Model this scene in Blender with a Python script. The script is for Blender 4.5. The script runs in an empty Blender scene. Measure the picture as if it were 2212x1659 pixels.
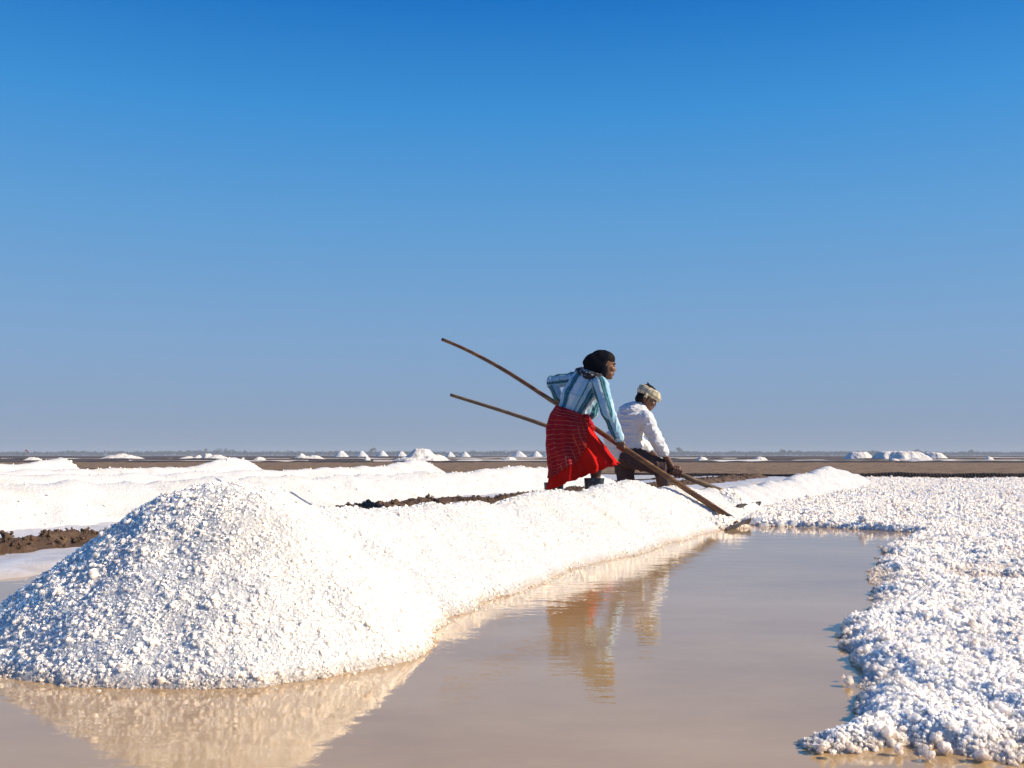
import bpy, bmesh, math, random
import numpy as np
from mathutils import Vector, Matrix, Euler

random.seed(7)
RNG = np.random.default_rng(11)
SC = bpy.context.scene
COL = SC.collection
R = math.radians

# ------------------------------------------------------------------ camera
CAM_H = 0.58                     # metres above the brine
F_PX, HOR = 996.0, 455.0         # focal length in pixels of a 1024 px wide frame, horizon row
cam_data = bpy.data.cameras.new('camera')
cam_data.sensor_width = 36.0
cam_data.lens = 36.0 * F_PX / 1024.0
cam_data.shift_y = (HOR - 384.0) / 1024.0
cam_data.clip_start = 0.05
cam_data.clip_end = 6000.0
cam = bpy.data.objects.new('camera', cam_data)
cam.location = (0, 0, CAM_H)
cam.rotation_euler = (R(90), 0, 0)
COL.objects.link(cam)
SC.camera = cam

# ------------------------------------------------------------------ sky, sun, exposure
SUN_ELEV, SUN_AZ = R(31), R(-4)        # azimuth counted from +X towards +Y
sun_dir = Vector((math.cos(SUN_ELEV) * math.cos(SUN_AZ), math.cos(SUN_ELEV) * math.sin(SUN_AZ), math.sin(SUN_ELEV)))
world = bpy.data.worlds.new('World')
SC.world = world
world.use_nodes = True
wn = world.node_tree
wn.nodes.clear()
w_out = wn.nodes.new('ShaderNodeOutputWorld')
w_bg = wn.nodes.new('ShaderNodeBackground')
w_bg.inputs['Strength'].default_value = 0.15
sky = wn.nodes.new('ShaderNodeTexSky')
sky.sky_type = 'NISHITA'
sky.sun_disc = False
sky.sun_elevation = SUN_ELEV
sky.sun_rotation = math.pi / 2 - SUN_AZ
sky.altitude = 10
sky.air_density = 1.0
sky.dust_density = 0.1
sky.ozone_density = 2.0
w_geo = wn.nodes.new('ShaderNodeNewGeometry')
w_sep = wn.nodes.new('ShaderNodeSeparateXYZ')
w_ramp = wn.nodes.new('ShaderNodeValToRGB')
w_mul = wn.nodes.new('ShaderNodeMix')
w_mul.data_type = 'RGBA'
w_mul.blend_type = 'MULTIPLY'
w_mul.inputs['Factor'].default_value = 1.0
# air as deep blue overhead and dull violet-grey low down (sine of elevation -> tint of the Nishita sky)
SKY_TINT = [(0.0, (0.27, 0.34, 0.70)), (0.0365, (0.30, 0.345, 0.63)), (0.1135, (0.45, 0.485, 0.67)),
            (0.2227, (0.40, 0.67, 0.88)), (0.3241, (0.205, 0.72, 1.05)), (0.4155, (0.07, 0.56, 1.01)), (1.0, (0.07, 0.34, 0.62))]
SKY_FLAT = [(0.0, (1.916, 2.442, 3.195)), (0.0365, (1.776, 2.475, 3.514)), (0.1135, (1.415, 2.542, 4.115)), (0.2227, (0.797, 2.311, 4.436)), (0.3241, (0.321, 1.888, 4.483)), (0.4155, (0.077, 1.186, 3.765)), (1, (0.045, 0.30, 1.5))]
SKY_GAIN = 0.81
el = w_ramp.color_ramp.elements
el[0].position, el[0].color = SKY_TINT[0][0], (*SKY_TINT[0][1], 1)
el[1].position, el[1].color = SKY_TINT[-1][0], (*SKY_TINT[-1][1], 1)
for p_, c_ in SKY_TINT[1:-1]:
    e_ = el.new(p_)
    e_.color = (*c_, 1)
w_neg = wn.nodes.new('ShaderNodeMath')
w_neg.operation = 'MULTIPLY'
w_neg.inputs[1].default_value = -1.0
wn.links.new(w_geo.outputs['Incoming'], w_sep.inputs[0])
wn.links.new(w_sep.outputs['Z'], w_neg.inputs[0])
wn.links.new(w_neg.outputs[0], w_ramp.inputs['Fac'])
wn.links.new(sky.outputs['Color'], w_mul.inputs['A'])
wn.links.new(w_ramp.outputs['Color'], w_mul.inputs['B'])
w_haze = wn.nodes.new('ShaderNodeMix')          # evens the sky out around the compass
w_haze.data_type = 'RGBA'
w_haze.inputs['Factor'].default_value = 0.85
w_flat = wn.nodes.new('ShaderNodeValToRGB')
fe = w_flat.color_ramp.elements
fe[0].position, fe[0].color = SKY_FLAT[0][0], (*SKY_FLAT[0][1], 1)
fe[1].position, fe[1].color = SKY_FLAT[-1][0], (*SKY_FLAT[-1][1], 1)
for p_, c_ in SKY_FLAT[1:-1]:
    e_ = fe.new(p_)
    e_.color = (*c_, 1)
w_gain = wn.nodes.new('ShaderNodeMix')
w_gain.data_type = 'RGBA'
w_gain.blend_type = 'MULTIPLY'
w_gain.inputs['Factor'].default_value = 1.0
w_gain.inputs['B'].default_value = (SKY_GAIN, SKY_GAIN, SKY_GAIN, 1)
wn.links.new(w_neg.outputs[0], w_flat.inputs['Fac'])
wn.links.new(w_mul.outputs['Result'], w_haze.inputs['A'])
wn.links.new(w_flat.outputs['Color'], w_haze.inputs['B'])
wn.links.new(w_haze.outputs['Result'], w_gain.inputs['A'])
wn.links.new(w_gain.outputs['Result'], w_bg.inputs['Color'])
wn.links.new(w_bg.outputs['Background'], w_out.inputs['Surface'])

sun_data = bpy.data.lights.new('sun', 'SUN')
sun_data.energy = 5.0
sun_data.angle = R(0.53)
sun_data.color = (1.0, 0.87, 0.69)
sun = bpy.data.objects.new('sun', sun_data)
sun.rotation_euler = sun_dir.to_track_quat('Z', 'Y').to_euler()
sun.location = (30, 5, 30)
COL.objects.link(sun)

SC.view_settings.view_transform = 'Standard'
SC.view_settings.look = 'None'
SC.view_settings.exposure = 0.30
SC.view_settings.gamma = 1.0
SC.view_settings.use_curve_mapping = False
SC.render.engine = 'CYCLES'
SC.cycles.use_denoising = True
SC.cycles.max_bounces = 9
SC.cycles.diffuse_bounces = 7
SC.cycles.volume_bounces = 0
SC.cycles.transparent_max_bounces = 12
SC.cycles.use_adaptive_sampling = True
SC.cycles.adaptive_threshold = 0.01

# ------------------------------------------------------------------ helpers
def P(dx, dy, Y):
    """Point seen at (dx, dy) of a 2212 px wide view, at depth Y."""
    px, py = dx * 1024 / 2212.0, dy * 1024 / 2212.0
    return Vector(((px - 512) / F_PX * Y, Y, CAM_H - (py - HOR) / F_PX * Y))
def G(dx, dy, z=0.0):
    """Point of the level z seen at (dx, dy)."""
    py = dy * 1024 / 2212.0
    return P(dx, dy, (CAM_H - z) * F_PX / (py - HOR))

def hash3(ix, iy, iz, seed=0):
    h = (ix.astype(np.int64) * 374761393 + iy.astype(np.int64) * 668265263 + iz.astype(np.int64) * 2147483647 + seed * 144665) & 0xFFFFFFFF
    h = ((h ^ (h >> 13)) * 1274126177) & 0xFFFFFFFF
    h = ((h ^ (h >> 16)) * 2246822519) & 0xFFFFFFFF
    return ((h ^ (h >> 15)) & 0xFFFFFF) / float(0xFFFFFF)
def vnoise(x, y, z=None, seed=0):
    x = np.asarray(x, float); y = np.asarray(y, float)
    z = np.zeros_like(x) if z is None else np.asarray(z, float)
    x0, y0, z0 = np.floor(x), np.floor(y), np.floor(z)
    fx, fy, fz = x - x0, y - y0, z - z0
    fx, fy, fz = (f * f * (3 - 2 * f) for f in (fx, fy, fz))
    r = 0
    for i in (0, 1):
        for j in (0, 1):
            for k in (0, 1):
                w = (fx if i else 1 - fx) * (fy if j else 1 - fy) * (fz if k else 1 - fz)
                r = r + w * hash3(x0 + i, y0 + j, z0 + k, seed)
    return r * 2 - 1
def fbm(x, y, z=None, oct=4, seed=0):
    r, a = 0, 1.0
    x = np.asarray(x, float); y = np.asarray(y, float)
    for o in range(oct):
        r = r + a * vnoise(x, y, z, seed + o * 17)
        x, y = x * 2.03, y * 2.03
        z = None if z is None else np.asarray(z) * 2.03
        a *= 0.5
    return r
def domes(x, y, cell, seed=0):
    """Field of little rounded domes, one to a cell: 0 between them, up to 1 on top."""
    x = np.asarray(x, float) / cell; y = np.asarray(y, float) / cell
    ix, iy = np.floor(x), np.floor(y)
    best = np.zeros_like(x)
    zz = np.zeros_like(x)
    for i in (-1, 0, 1):
        for j in (-1, 0, 1):
            cx, cy = ix + i, iy + j
            jx = cx + hash3(cx, cy, zz, seed); jy = cy + hash3(cx, cy, zz, seed + 1)
            rr = 0.45 + 0.5 * hash3(cx, cy, zz, seed + 2)
            d2 = ((x - jx) ** 2 + (y - jy) ** 2) / (rr * rr)
            best = np.maximum(best, np.sqrt(np.clip(1 - d2, 0, 1)) * rr)
    return best

def link(o, parent=None):
    COL.objects.link(o)
    if parent is not None:
        o.parent = parent
        o.matrix_parent_inverse = Matrix.Identity(4)
    return o
def tag(o, label=None, cat=None, group=None, kind=None):
    if label: o['label'] = label
    if cat: o['category'] = cat
    if group: o['group'] = group
    if kind: o['kind'] = kind
    return o
def mesh_obj(name, verts, faces, mat, parent=None, smooth=True):
    me = bpy.data.meshes.new(name)
    me.from_pydata([tuple(v) for v in verts], [], [tuple(f) for f in faces])
    me.update()
    if smooth:
        me.polygons.foreach_set('use_smooth', [True] * len(me.polygons))
    if mat is not None: me.materials.append(mat)
    return link(bpy.data.objects.new(name, me), parent)
def grid_obj(name, X, Y, Z, mat, parent=None, keep=None, smooth=True):
    """Height field from 2-D arrays; faces whose corners are all outside KEEP are dropped."""
    nr, nc = X.shape
    v = np.stack([X, Y, Z], -1).reshape(-1, 3)
    i = np.arange(nr * nc).reshape(nr, nc)
    q = np.stack([i[:-1, :-1], i[:-1, 1:], i[1:, 1:], i[1:, :-1]], -1).reshape(-1, 4)
    if keep is not None:
        k = keep.reshape(-1)
        q = q[k[q].any(1)]
        used = np.zeros(len(v), bool); used[q.reshape(-1)] = True
        remap = np.cumsum(used) - 1
        v, q = v[used], remap[q]
    me = bpy.data.meshes.new(name)
    me.vertices.add(len(v)); me.vertices.foreach_set('co', v.astype(np.float32).reshape(-1))
    me.loops.add(q.size); me.loops.foreach_set('vertex_index', q.astype(np.int32).reshape(-1))
    me.polygons.add(len(q))
    me.polygons.foreach_set('loop_start', np.arange(0, q.size, 4, dtype=np.int32))
    me.polygons.foreach_set('loop_total', np.full(len(q), 4, np.int32))
    me.polygons.foreach_set('use_smooth', np.full(len(q), smooth))
    me.update(calc_edges=True); me.validate()
    # upward faces
    if len(me.polygons) and me.polygons[len(me.polygons) // 2].normal.z < 0:
        me.flip_normals()
    me.materials.append(mat)
    return link(bpy.data.objects.new(name, me), parent)

# ------------------------------------------------------------------ materials
def new_mat(name):
    m = bpy.data.materials.new(name)
    m.use_nodes = True
    nt = m.node_tree
    b = nt.nodes['Principled BSDF']
    return m, nt, b
def nd(nt, t, **kw):
    n = nt.nodes.new(t)
    for k, v in kw.items():
        setattr(n, k, v)
    return n
def noise(nt, scale, detail=4, rough=0.55, vec=None):
    n = nd(nt, 'ShaderNodeTexNoise')
    n.inputs['Scale'].default_value = scale
    n.inputs['Detail'].default_value = detail
    n.inputs['Roughness'].default_value = rough
    if vec is not None: nt.links.new(vec, n.inputs['Vector'])
    return n
def ramp(nt, fac, stops):
    r = nd(nt, 'ShaderNodeValToRGB')
    e = r.color_ramp.elements
    e[0].position, e[0].color = stops[0][0], (*stops[0][1], 1)
    e[1].position, e[1].color = stops[-1][0], (*stops[-1][1], 1)
    for p, c in stops[1:-1]:
        x = e.new(p); x.color = (*c, 1)
    nt.links.new(fac, r.inputs['Fac'])
    return r
def bump(nt, b, height, strength, dist):
    n = nd(nt, 'ShaderNodeBump')
    n.inputs['Strength'].default_value = strength
    n.inputs['Distance'].default_value = dist
    nt.links.new(height, n.inputs['Height'])
    nt.links.new(n.outputs['Normal'], b.inputs['Normal'])
    return n
def pos(nt):
    return nd(nt, 'ShaderNodeNewGeometry').outputs['Position']
def mapping(nt, vec, scale=(1, 1, 1), rot=(0, 0, 0)):
    m = nd(nt, 'ShaderNodeMapping')
    m.inputs['Scale'].default_value = scale
    m.inputs['Rotation'].default_value = rot
    nt.links.new(vec, m.inputs['Vector'])
    return m.outputs['Vector']

def salt_mat(name, tint=(0.84, 0.825, 0.80), dirty=(0.79, 0.75, 0.70), scale=3.0, bump_scale=70.0, bump_d=0.004, rough=0.42, glow=0.0, sss=0.0, soft=0.3):
    m, nt, b = new_mat(name)
    p = pos(nt)
    n1 = noise(nt, scale, 5, 0.6, p)
    c = ramp(nt, n1.outputs['Fac'], [(0.30, dirty), (0.48, tint), (1.0, tint)])
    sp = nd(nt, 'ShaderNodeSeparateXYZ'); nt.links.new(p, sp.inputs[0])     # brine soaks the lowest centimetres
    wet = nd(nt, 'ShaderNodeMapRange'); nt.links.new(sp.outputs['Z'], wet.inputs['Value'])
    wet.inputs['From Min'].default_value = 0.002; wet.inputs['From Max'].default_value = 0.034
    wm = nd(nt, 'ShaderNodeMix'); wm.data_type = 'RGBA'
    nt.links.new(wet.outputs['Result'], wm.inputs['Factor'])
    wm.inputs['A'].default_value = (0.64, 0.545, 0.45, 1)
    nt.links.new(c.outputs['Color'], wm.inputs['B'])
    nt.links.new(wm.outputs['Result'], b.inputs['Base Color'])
    b.inputs['Roughness'].default_value = rough
    b.inputs['IOR'].default_value = 1.45
    b.inputs['Specular IOR Level'].default_value = 0.3
    n2 = noise(nt, bump_scale, 4, 0.7, p)
    bn = bump(nt, b, n2.outputs['Fac'], 0.7, bump_d)
    if sss:                                      # light spreads from grain to grain, so relief shades softly about the slope of the heap
        ia = nd(nt, 'ShaderNodeAttribute'); ia.attribute_type = 'INSTANCER'; ia.attribute_name = 'heap_normal'
        vm = nd(nt, 'ShaderNodeMix'); vm.data_type = 'VECTOR'; vm.inputs['Factor'].default_value = soft
        nt.links.new(bn.outputs['Normal'], vm.inputs[4]); nt.links.new(ia.outputs['Vector'], vm.inputs[5])
        vn = nd(nt, 'ShaderNodeVectorMath', operation='NORMALIZE'); nt.links.new(vm.outputs[1], vn.inputs[0])
        nt.links.new(vn.outputs[0], b.inputs['Normal'])
    if sss:
        b.subsurface_method = 'BURLEY'
        b.inputs['Subsurface Weight'].default_value = sss
        b.inputs['Subsurface Radius'].default_value = (1.0, 0.82, 0.6)
        b.inputs['Subsurface Scale'].default_value = 0.016
    if glow:                                     # light soaks through the crystals
        tr = nd(nt, 'ShaderNodeBsdfTransparent')
        tr.inputs['Color'].default_value = (1.0, 0.97, 0.92, 1)
        mxs = nd(nt, 'ShaderNodeMixShader')
        mxs.inputs['Fac'].default_value = glow
        nt.links.new(b.outputs[0], mxs.inputs[1]); nt.links.new(tr.outputs[0], mxs.inputs[2])
        nt.links.new(mxs.outputs[0], nt.nodes['Material Output'].inputs['Surface'])
    return m
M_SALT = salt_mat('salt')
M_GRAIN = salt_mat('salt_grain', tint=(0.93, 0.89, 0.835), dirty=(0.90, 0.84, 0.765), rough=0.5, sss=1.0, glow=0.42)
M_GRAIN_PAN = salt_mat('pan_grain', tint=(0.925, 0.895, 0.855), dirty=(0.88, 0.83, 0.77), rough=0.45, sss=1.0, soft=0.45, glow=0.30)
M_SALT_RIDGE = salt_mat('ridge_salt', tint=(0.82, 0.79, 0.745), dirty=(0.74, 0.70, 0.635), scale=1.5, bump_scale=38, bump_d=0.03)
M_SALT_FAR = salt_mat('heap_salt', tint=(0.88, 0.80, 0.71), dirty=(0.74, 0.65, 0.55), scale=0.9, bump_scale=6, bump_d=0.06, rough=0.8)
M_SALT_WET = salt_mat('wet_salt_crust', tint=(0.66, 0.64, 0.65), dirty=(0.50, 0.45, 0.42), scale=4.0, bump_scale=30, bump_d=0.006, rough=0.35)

def mud_mat(name, c0, c1, c2, scale, bscale, bdist, rough=0.85):
    m, nt, b = new_mat(name)
    p = pos(nt)
    n1 = noise(nt, scale, 7, 0.65, p)
    c = ramp(nt, n1.outputs['Fac'], [(0.25, c0), (0.5, c1), (0.75, c2)])
    nt.links.new(c.outputs['Color'], b.inputs['Base Color'])
    b.inputs['Roughness'].default_value = rough
    n2 = noise(nt, bscale, 6, 0.7, p)
    bump(nt, b, n2.outputs['Fac'], 0.9, bdist)
    return m
M_GROUND = mud_mat('far_ground', (0.052, 0.030, 0.018), (0.088, 0.053, 0.031), (0.15, 0.095, 0.06), 0.05, 0.5, 0.1)
M_FLAT = mud_mat('dry_mud', (0.12, 0.068, 0.034), (0.225, 0.14, 0.074), (0.31, 0.205, 0.118), 2.2, 3.0, 0.10)
M_BUND = mud_mat('wet_mud', (0.056, 0.028, 0.013), (0.115, 0.062, 0.030), (0.20, 0.125, 0.068), 9.0, 30.0, 0.02, 0.7)

# brine: silty water over a salt bed, calm with small ripples
M_WATER, nt, b = new_mat('brine')
p = pos(nt)
n1 = noise(nt, 0.9, 5, 0.6, mapping(nt, p, (1, 1.6, 1)))
c = ramp(nt, n1.outputs['Fac'], [(0.30, (0.42, 0.255, 0.110)), (0.5, (0.51, 0.325, 0.145)), (0.70, (0.58, 0.385, 0.185))])
nt.links.new(c.outputs['Color'], b.inputs['Base Color'])
b.inputs['Roughness'].default_value = 0.0
b.inputs['IOR'].default_value = 1.7
na = noise(nt, 26.0, 3, 0.5, mapping(nt, p, (0.55, 1.0, 1)))
nb = noise(nt, 5.0, 2, 0.5, mapping(nt, p, (0.5, 1.2, 1)))
mx = nd(nt, 'ShaderNodeMath', operation='MULTIPLY_ADD')
nt.links.new(nb.outputs['Fac'], mx.inputs[0]); mx.inputs[1].default_value = 2.5
nt.links.new(na.outputs['Fac'], mx.inputs[2])
bump(nt, b, mx.outputs[0], 0.35, 0.0016)

# ------------------------------------------------------------------ salt clumps, scattered as uncountable stuff
def make_clump(seed, mat=None):
    """A knot of grown-together crystals: small angular grains packed round a core."""
    rg = np.random.default_rng(seed)
    bm = bmesh.new()
    k = int(rg.integers(16, 26))
    for i in range(k):
        d = rg.normal(size=3); d /= np.linalg.norm(d)
        rad = rg.uniform(0.20, 0.42) if i else 0.62
        c = d * rg.uniform(0.40, 0.85) * np.array([1.1, 0.9, 0.8]) if i else np.zeros(3)
        g = bmesh.ops.create_icosphere(bm, subdivisions=2 if rad > 0.3 else 1, radius=rad)
        rot = Euler(rg.uniform(0, 6.28, 3)).to_matrix()
        sq = Vector(rg.uniform(0.75, 1.2, 3))
        for v in g['verts']:
            n = v.co.normalized()
            # push the ball towards a cube: salt grows in blunt cubes
            m = max(abs(n.x), abs(n.y), abs(n.z))
            q = n * rad * (0.55 + 0.45 * min(1.25, 0.80 / m))
            q = Vector((q.x * sq.x, q.y * sq.y, q.z * sq.z)) * rg.uniform(0.93, 1.07)
            v.co = rot @ q + Vector(c)
    me = bpy.data.meshes.new('salt_clump')
    bm.to_mesh(me); bm.free()
    me.polygons.foreach_set('use_smooth', [False] * len(me.polygons))
    me.materials.append(mat or M_GRAIN)
    return bpy.data.objects.new('salt_clump', me)
CLUMPS = bpy.data.collections.new('salt_clump_shapes')
for s_ in range(9): CLUMPS.objects.link(make_clump(100 + s_))
CLUMPS_PAN = bpy.data.collections.new('pan_clump_shapes')
for s_ in range(9): CLUMPS_PAN.objects.link(make_clump(150 + s_, M_GRAIN_PAN))
def make_clod(seed):
    rg = np.random.default_rng(seed)
    bm = bmesh.new()
    for i in range(4):
        g = bmesh.ops.create_icosphere(bm, subdivisions=2, radius=1.0 if i == 0 else rg.uniform(0.35, 0.6))
        c = Vector(rg.normal(size=3) * 0.55) if i else Vector((0, 0, 0))
        dirs = [Vector(v).normalized() for v in rg.normal(size=(7, 3))]
        cut = rg.uniform(0.55, 0.85, 7)
        for v in g['verts']:                      # plane cuts leave broken faces
            r = v.co.length; n = v.co.normalized(); k = 1.0
            for d, q in zip(dirs, cut):
                dt = n.dot(d)
                if dt > 0.05: k = min(k, q / dt)
            v.co = n * r * k * rg.uniform(0.94, 1.06)
            v.co.z *= 0.75
            v.co += c
    me = bpy.data.meshes.new('mud_clod'); bm.to_mesh(me); bm.free()
    me.materials.append(M_BUND)
    return bpy.data.objects.new('mud_clod', me)
MUDS = bpy.data.collections.new('mud_clod_shapes')
for s_ in range(6): MUDS.objects.link(make_clod(300 + s_))

def scatter_group(coll):
    ng = bpy.data.node_groups.new('scatter', 'GeometryNodeTree')
    ng.interface.new_socket('Geometry', in_out='INPUT', socket_type='NodeSocketGeometry')
    ng.interface.new_socket('Geometry', in_out='OUTPUT', socket_type='NodeSocketGeometry')
    N = ng.nodes
    gi, go = N.new('NodeGroupInput'), N.new('NodeGroupOutput')
    iop, ci = N.new('GeometryNodeInstanceOnPoints'), N.new('GeometryNodeCollectionInfo')
    ci.inputs['Collection'].default_value = coll
    ci.inputs['Separate Children'].default_value = True
    ci.inputs['Reset Children'].default_value = True
    iop.inputs['Pick Instance'].default_value = True
    def attr(nm, t):
        a = N.new('GeometryNodeInputNamedAttribute'); a.data_type = t; a.inputs['Name'].default_value = nm
        return a.outputs['Attribute']
    L = ng.links
    L.new(gi.outputs[0], iop.inputs['Points'])
    L.new(ci.outputs[0], iop.inputs['Instance'])
    L.new(attr('idx', 'INT'), iop.inputs['Instance Index'])
    L.new(attr('rot', 'FLOAT_VECTOR'), iop.inputs['Rotation'])
    L.new(attr('scl', 'FLOAT'), iop.inputs['Scale'])
    L.new(iop.outputs[0], go.inputs[0])
    return ng
NG_SALT, NG_MUD, NG_PAN = scatter_group(CLUMPS), scatter_group(MUDS), scatter_group(CLUMPS_PAN)
def macro_normal(fn, q, e=0.035):
    gx = (fn(q[:, 0] + e, q[:, 1]) - fn(q[:, 0] - e, q[:, 1])) / (2 * e)
    gy = (fn(q[:, 0], q[:, 1] + e) - fn(q[:, 0], q[:, 1] - e)) / (2 * e)
    n = np.stack([-gx, -gy, np.ones_like(gx)], 1)
    return n / np.linalg.norm(n, axis=1, keepdims=True)
def scatter(name, pts, scl, parent, ng=None, nvar=9, nrm=None):
    pts = np.asarray(pts, np.float32); n = len(pts)
    if nrm is None: nrm = np.tile(np.array([0.0, 0.0, 1.0]), (n, 1))
    me = bpy.data.meshes.new(name)
    me.vertices.add(n); me.vertices.foreach_set('co', pts.reshape(-1))
    a = me.attributes.new('scl', 'FLOAT', 'POINT'); a.data.foreach_set('value', np.asarray(scl, np.float32))
    a = me.attributes.new('rot', 'FLOAT_VECTOR', 'POINT'); a.data.foreach_set('vector', RNG.uniform(0, 6.283, (n, 3)).astype(np.float32).reshape(-1))
    a = me.attributes.new('idx', 'INT', 'POINT'); a.data.foreach_set('value', RNG.integers(0, nvar, n).astype(np.int32))
    a = me.attributes.new('heap_normal', 'FLOAT_VECTOR', 'POINT'); a.data.foreach_set('vector', np.asarray(nrm, np.float32).reshape(-1))
    o = link(bpy.data.objects.new(name, me), parent)
    md = o.modifiers.new('scatter', 'NODES'); md.node_group = ng or NG_SALT
    o['kind'] = 'stuff'
    return o

# ------------------------------------------------------------------ layout of the salt works
F0 = G(1050, 1270)                                   # a point on the foot of the near ridge
D2 = np.array([0.43, 0.9028])                        # the ridges run this way
N2 = np.array([-0.9028, 0.43])                       # and follow one another that way
def uo_to_xy(u, o):
    return F0.x + D2[0] * u + N2[0] * o, F0.y + D2[1] * u + N2[1] * o
def xy_to_uo(x, y):
    return (x - F0.x) * D2[0] + (y - F0.y) * D2[1], (x - F0.x) * N2[0] + (y - F0.y) * N2[1]
def crest_from_view(pts, o_crest):
    """(u, height) along a ridge whose crest stands at offset O_CREST and shows at the given view points."""
    out = []
    for dx, dy in pts:
        k = (dx * 1024 / 2212 - 512) / F_PX
        x0, y0 = uo_to_xy(0, o_crest)
        u = (k * y0 - x0) / (D2[0] - k * D2[1])
        y = y0 + D2[1] * u
        out.append((u, CAM_H - (dy * 1024 / 2212 - HOR) / F_PX * y))
    return out
EDGE = np.array([(-90, 78), (-40, 51), (-20, 40.5), (-8, 34.5), (0, 30.5), (5.4, 27.2), (8.2, 24.6), (12, 23.3), (20, 21), (45, 14)])   # far edge of the pans
def edge_y(x):
    return np.interp(x, EDGE[:, 0], EDGE[:, 1])

# ground
g_ = np.linspace(-1, 1, 61); g_ = np.sign(g_) * np.abs(g_) ** 2.2 * 1480
GX, GY = np.meshgrid(g_, g_)
tag(grid_obj('ground', GX, GY, np.full_like(GX, -0.05), M_GROUND), kind='structure')
# brine
wx = np.linspace(-34, 40, 75); wt = np.linspace(0, 1, 60)
WX, WT = np.meshgrid(wx, wt)
WY = -4 + WT * (edge_y(WX) - 0.05 + 4)
tag(grid_obj('water', WX, WY, np.zeros_like(WX), M_WATER), kind='structure')
# dry mud flat beyond the pans
ka = np.linspace(-0.75, 0.75, 620); kt = np.linspace(0, 1, 200) ** 1.5
KA, KT = np.meshgrid(ka, kt)
Y0 = np.full_like(KA, 26.0)
for _ in range(12): Y0 = edge_y(KA * Y0)
Y1 = 72 + 2.0 * vnoise(KA * 30, KA * 0, seed=5) - 6 * KA
FY = Y0 + KT * np.maximum(Y1 - Y0, 1)
FX = KA * FY
FZ = 0.02 + 0.045 * domes(FX, FY, 0.5, 3) + 0.02 * fbm(FX * 1.3, FY * 1.3, oct=3, seed=8)
FZ = np.where((KT < 0.004) | (KT > 0.999), -0.08, FZ)
tag(grid_obj('mud_flat', FX, FY, FZ, M_FLAT), kind='structure')

# ------------------------------------------------------------------ salt ridges
def ridge_height(u, o, prof, oc, slope=0.60, a=0.05, pull=0.0):
    pu = np.array([p_[0] for p_ in prof]); ph = np.array([p_[1] for p_ in prof])
    H = np.interp(u, pu, ph)
    w = 0.05 * vnoise(u * 0.8, u * 0, seed=21) + 0.03 * vnoise(u * 2.7, u * 0, seed=22)
    H = H + (0.022 * vnoise(u * 1.7, u * 0 + oc, seed=23) + 0.014 * vnoise(u * 5.5, u * 0 + oc, seed=24)) * np.clip(H * 6, 0, 1)
    d = o - oc - w - pull
    return H + a - np.sqrt(a * a + (slope * d) ** 2)
O1 = 0.52
prof1 = [(-1.3, 0.33)] + crest_from_view([(650, 1090), (720, 1098), (830, 1102), (950, 1092), (1060, 1086), (1130, 1072), (1190, 1058), (1290, 1056), (1390, 1047), (1440, 1052), (1500, 1058), (1565, 1060),
                          (1620, 1052), (1700, 1036), (1745, 1026), (1782, 1012), (1815, 1016), (1845, 1027), (1868, 1040)], O1)
prof1 += [(prof1[-1][0] + 1.0, -0.2)]
PILE = np.array([-0.915, 3.24])
def near_salt(x, y):
    u, o = xy_to_uo(x, y)
    # between the rakes the foot of the ridge has been scraped back
    z = ridge_height(u, o, prof1, O1, pull=-0.03 * np.clip((0.6 - u) / 1.2, 0, 1))
    z = np.where(u < -1.5, -0.3, z)
    dx, dy = x - PILE[0], y - PILE[1]
    ang = np.arctan2(dy, dx)
    r = np.sqrt(dx * dx + dy * dy) * (1 + 0.13 * np.clip(np.cos(ang + 0.15), 0, 1) ** 4 + 0.04 * np.sin(3 * ang + 0.6) + 0.035 * vnoise(np.cos(ang) * 3 + 9, np.sin(ang) * 3, seed=31))
    zp = 0.478 + 0.26 - np.sqrt(0.0676 + (0.89 * r) ** 2)
    k = 0.09
    m_ = np.clip(0.5 + 0.5 * (zp - z) / k, 0, 1)
    z = z * (1 - m_) + zp * m_ + k * m_ * (1 - m_)
    # slides and small terraces down the faces
    z = z + 0.012 * fbm(x * 4.5, y * 4.5, oct=3, seed=33) + 0.010 * fbm(u * 6, o * 1.5, oct=2, seed=36)
    z = z + (0.012 * (domes(x, y, 0.075, 37) - 0.35) + 0.006 * domes(x, y, 0.03, 38)) * np.clip((4.9 - y) / 1.5, 0.15, 1)
    return z
def fine(x, y, amp, cell):
    return amp * domes(x, y, cell, 41) + amp * 0.6 * domes(x, y, cell * 2.7, 43)

ridge = tag(bpy.data.objects.new('salt_ridge', None), 'nearest long white salt ridge with a rounded heap at its near end', 'salt ridge', 'salt ridges')
link(ridge)
XX, YY = np.meshgrid(np.arange(-2.2, 2.9, 0.018), np.arange(2.2, 9.0, 0.018))
ZZ = near_salt(XX, YY) + 0.004 * domes(XX, YY, 0.04, 39)
u_, o_ = xy_to_uo(XX, YY)
grid_obj('ridge_body', XX, YY, ZZ, M_SALT_RIDGE, ridge, keep=(ZZ > -0.03) & (u_ < 5.2) & (o_ < 1.6))
uu = np.arange(4.8, 19.5, 0.045); oo = np.arange(-0.45, 1.55, 0.03)
OO, UU = np.meshgrid(oo, uu)
XX2, YY2 = uo_to_xy(UU, OO)
ZZ2 = near_salt(XX2, YY2) + fine(XX2, YY2, 0.014, 0.045) * np.clip((UU - 5.0) / 0.8, 0, 1) - 0.004 * (UU < 5.1)
grid_obj('ridge_body', XX2, YY2, ZZ2, M_SALT_RIDGE, ridge, keep=ZZ2 > -0.03)

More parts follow.
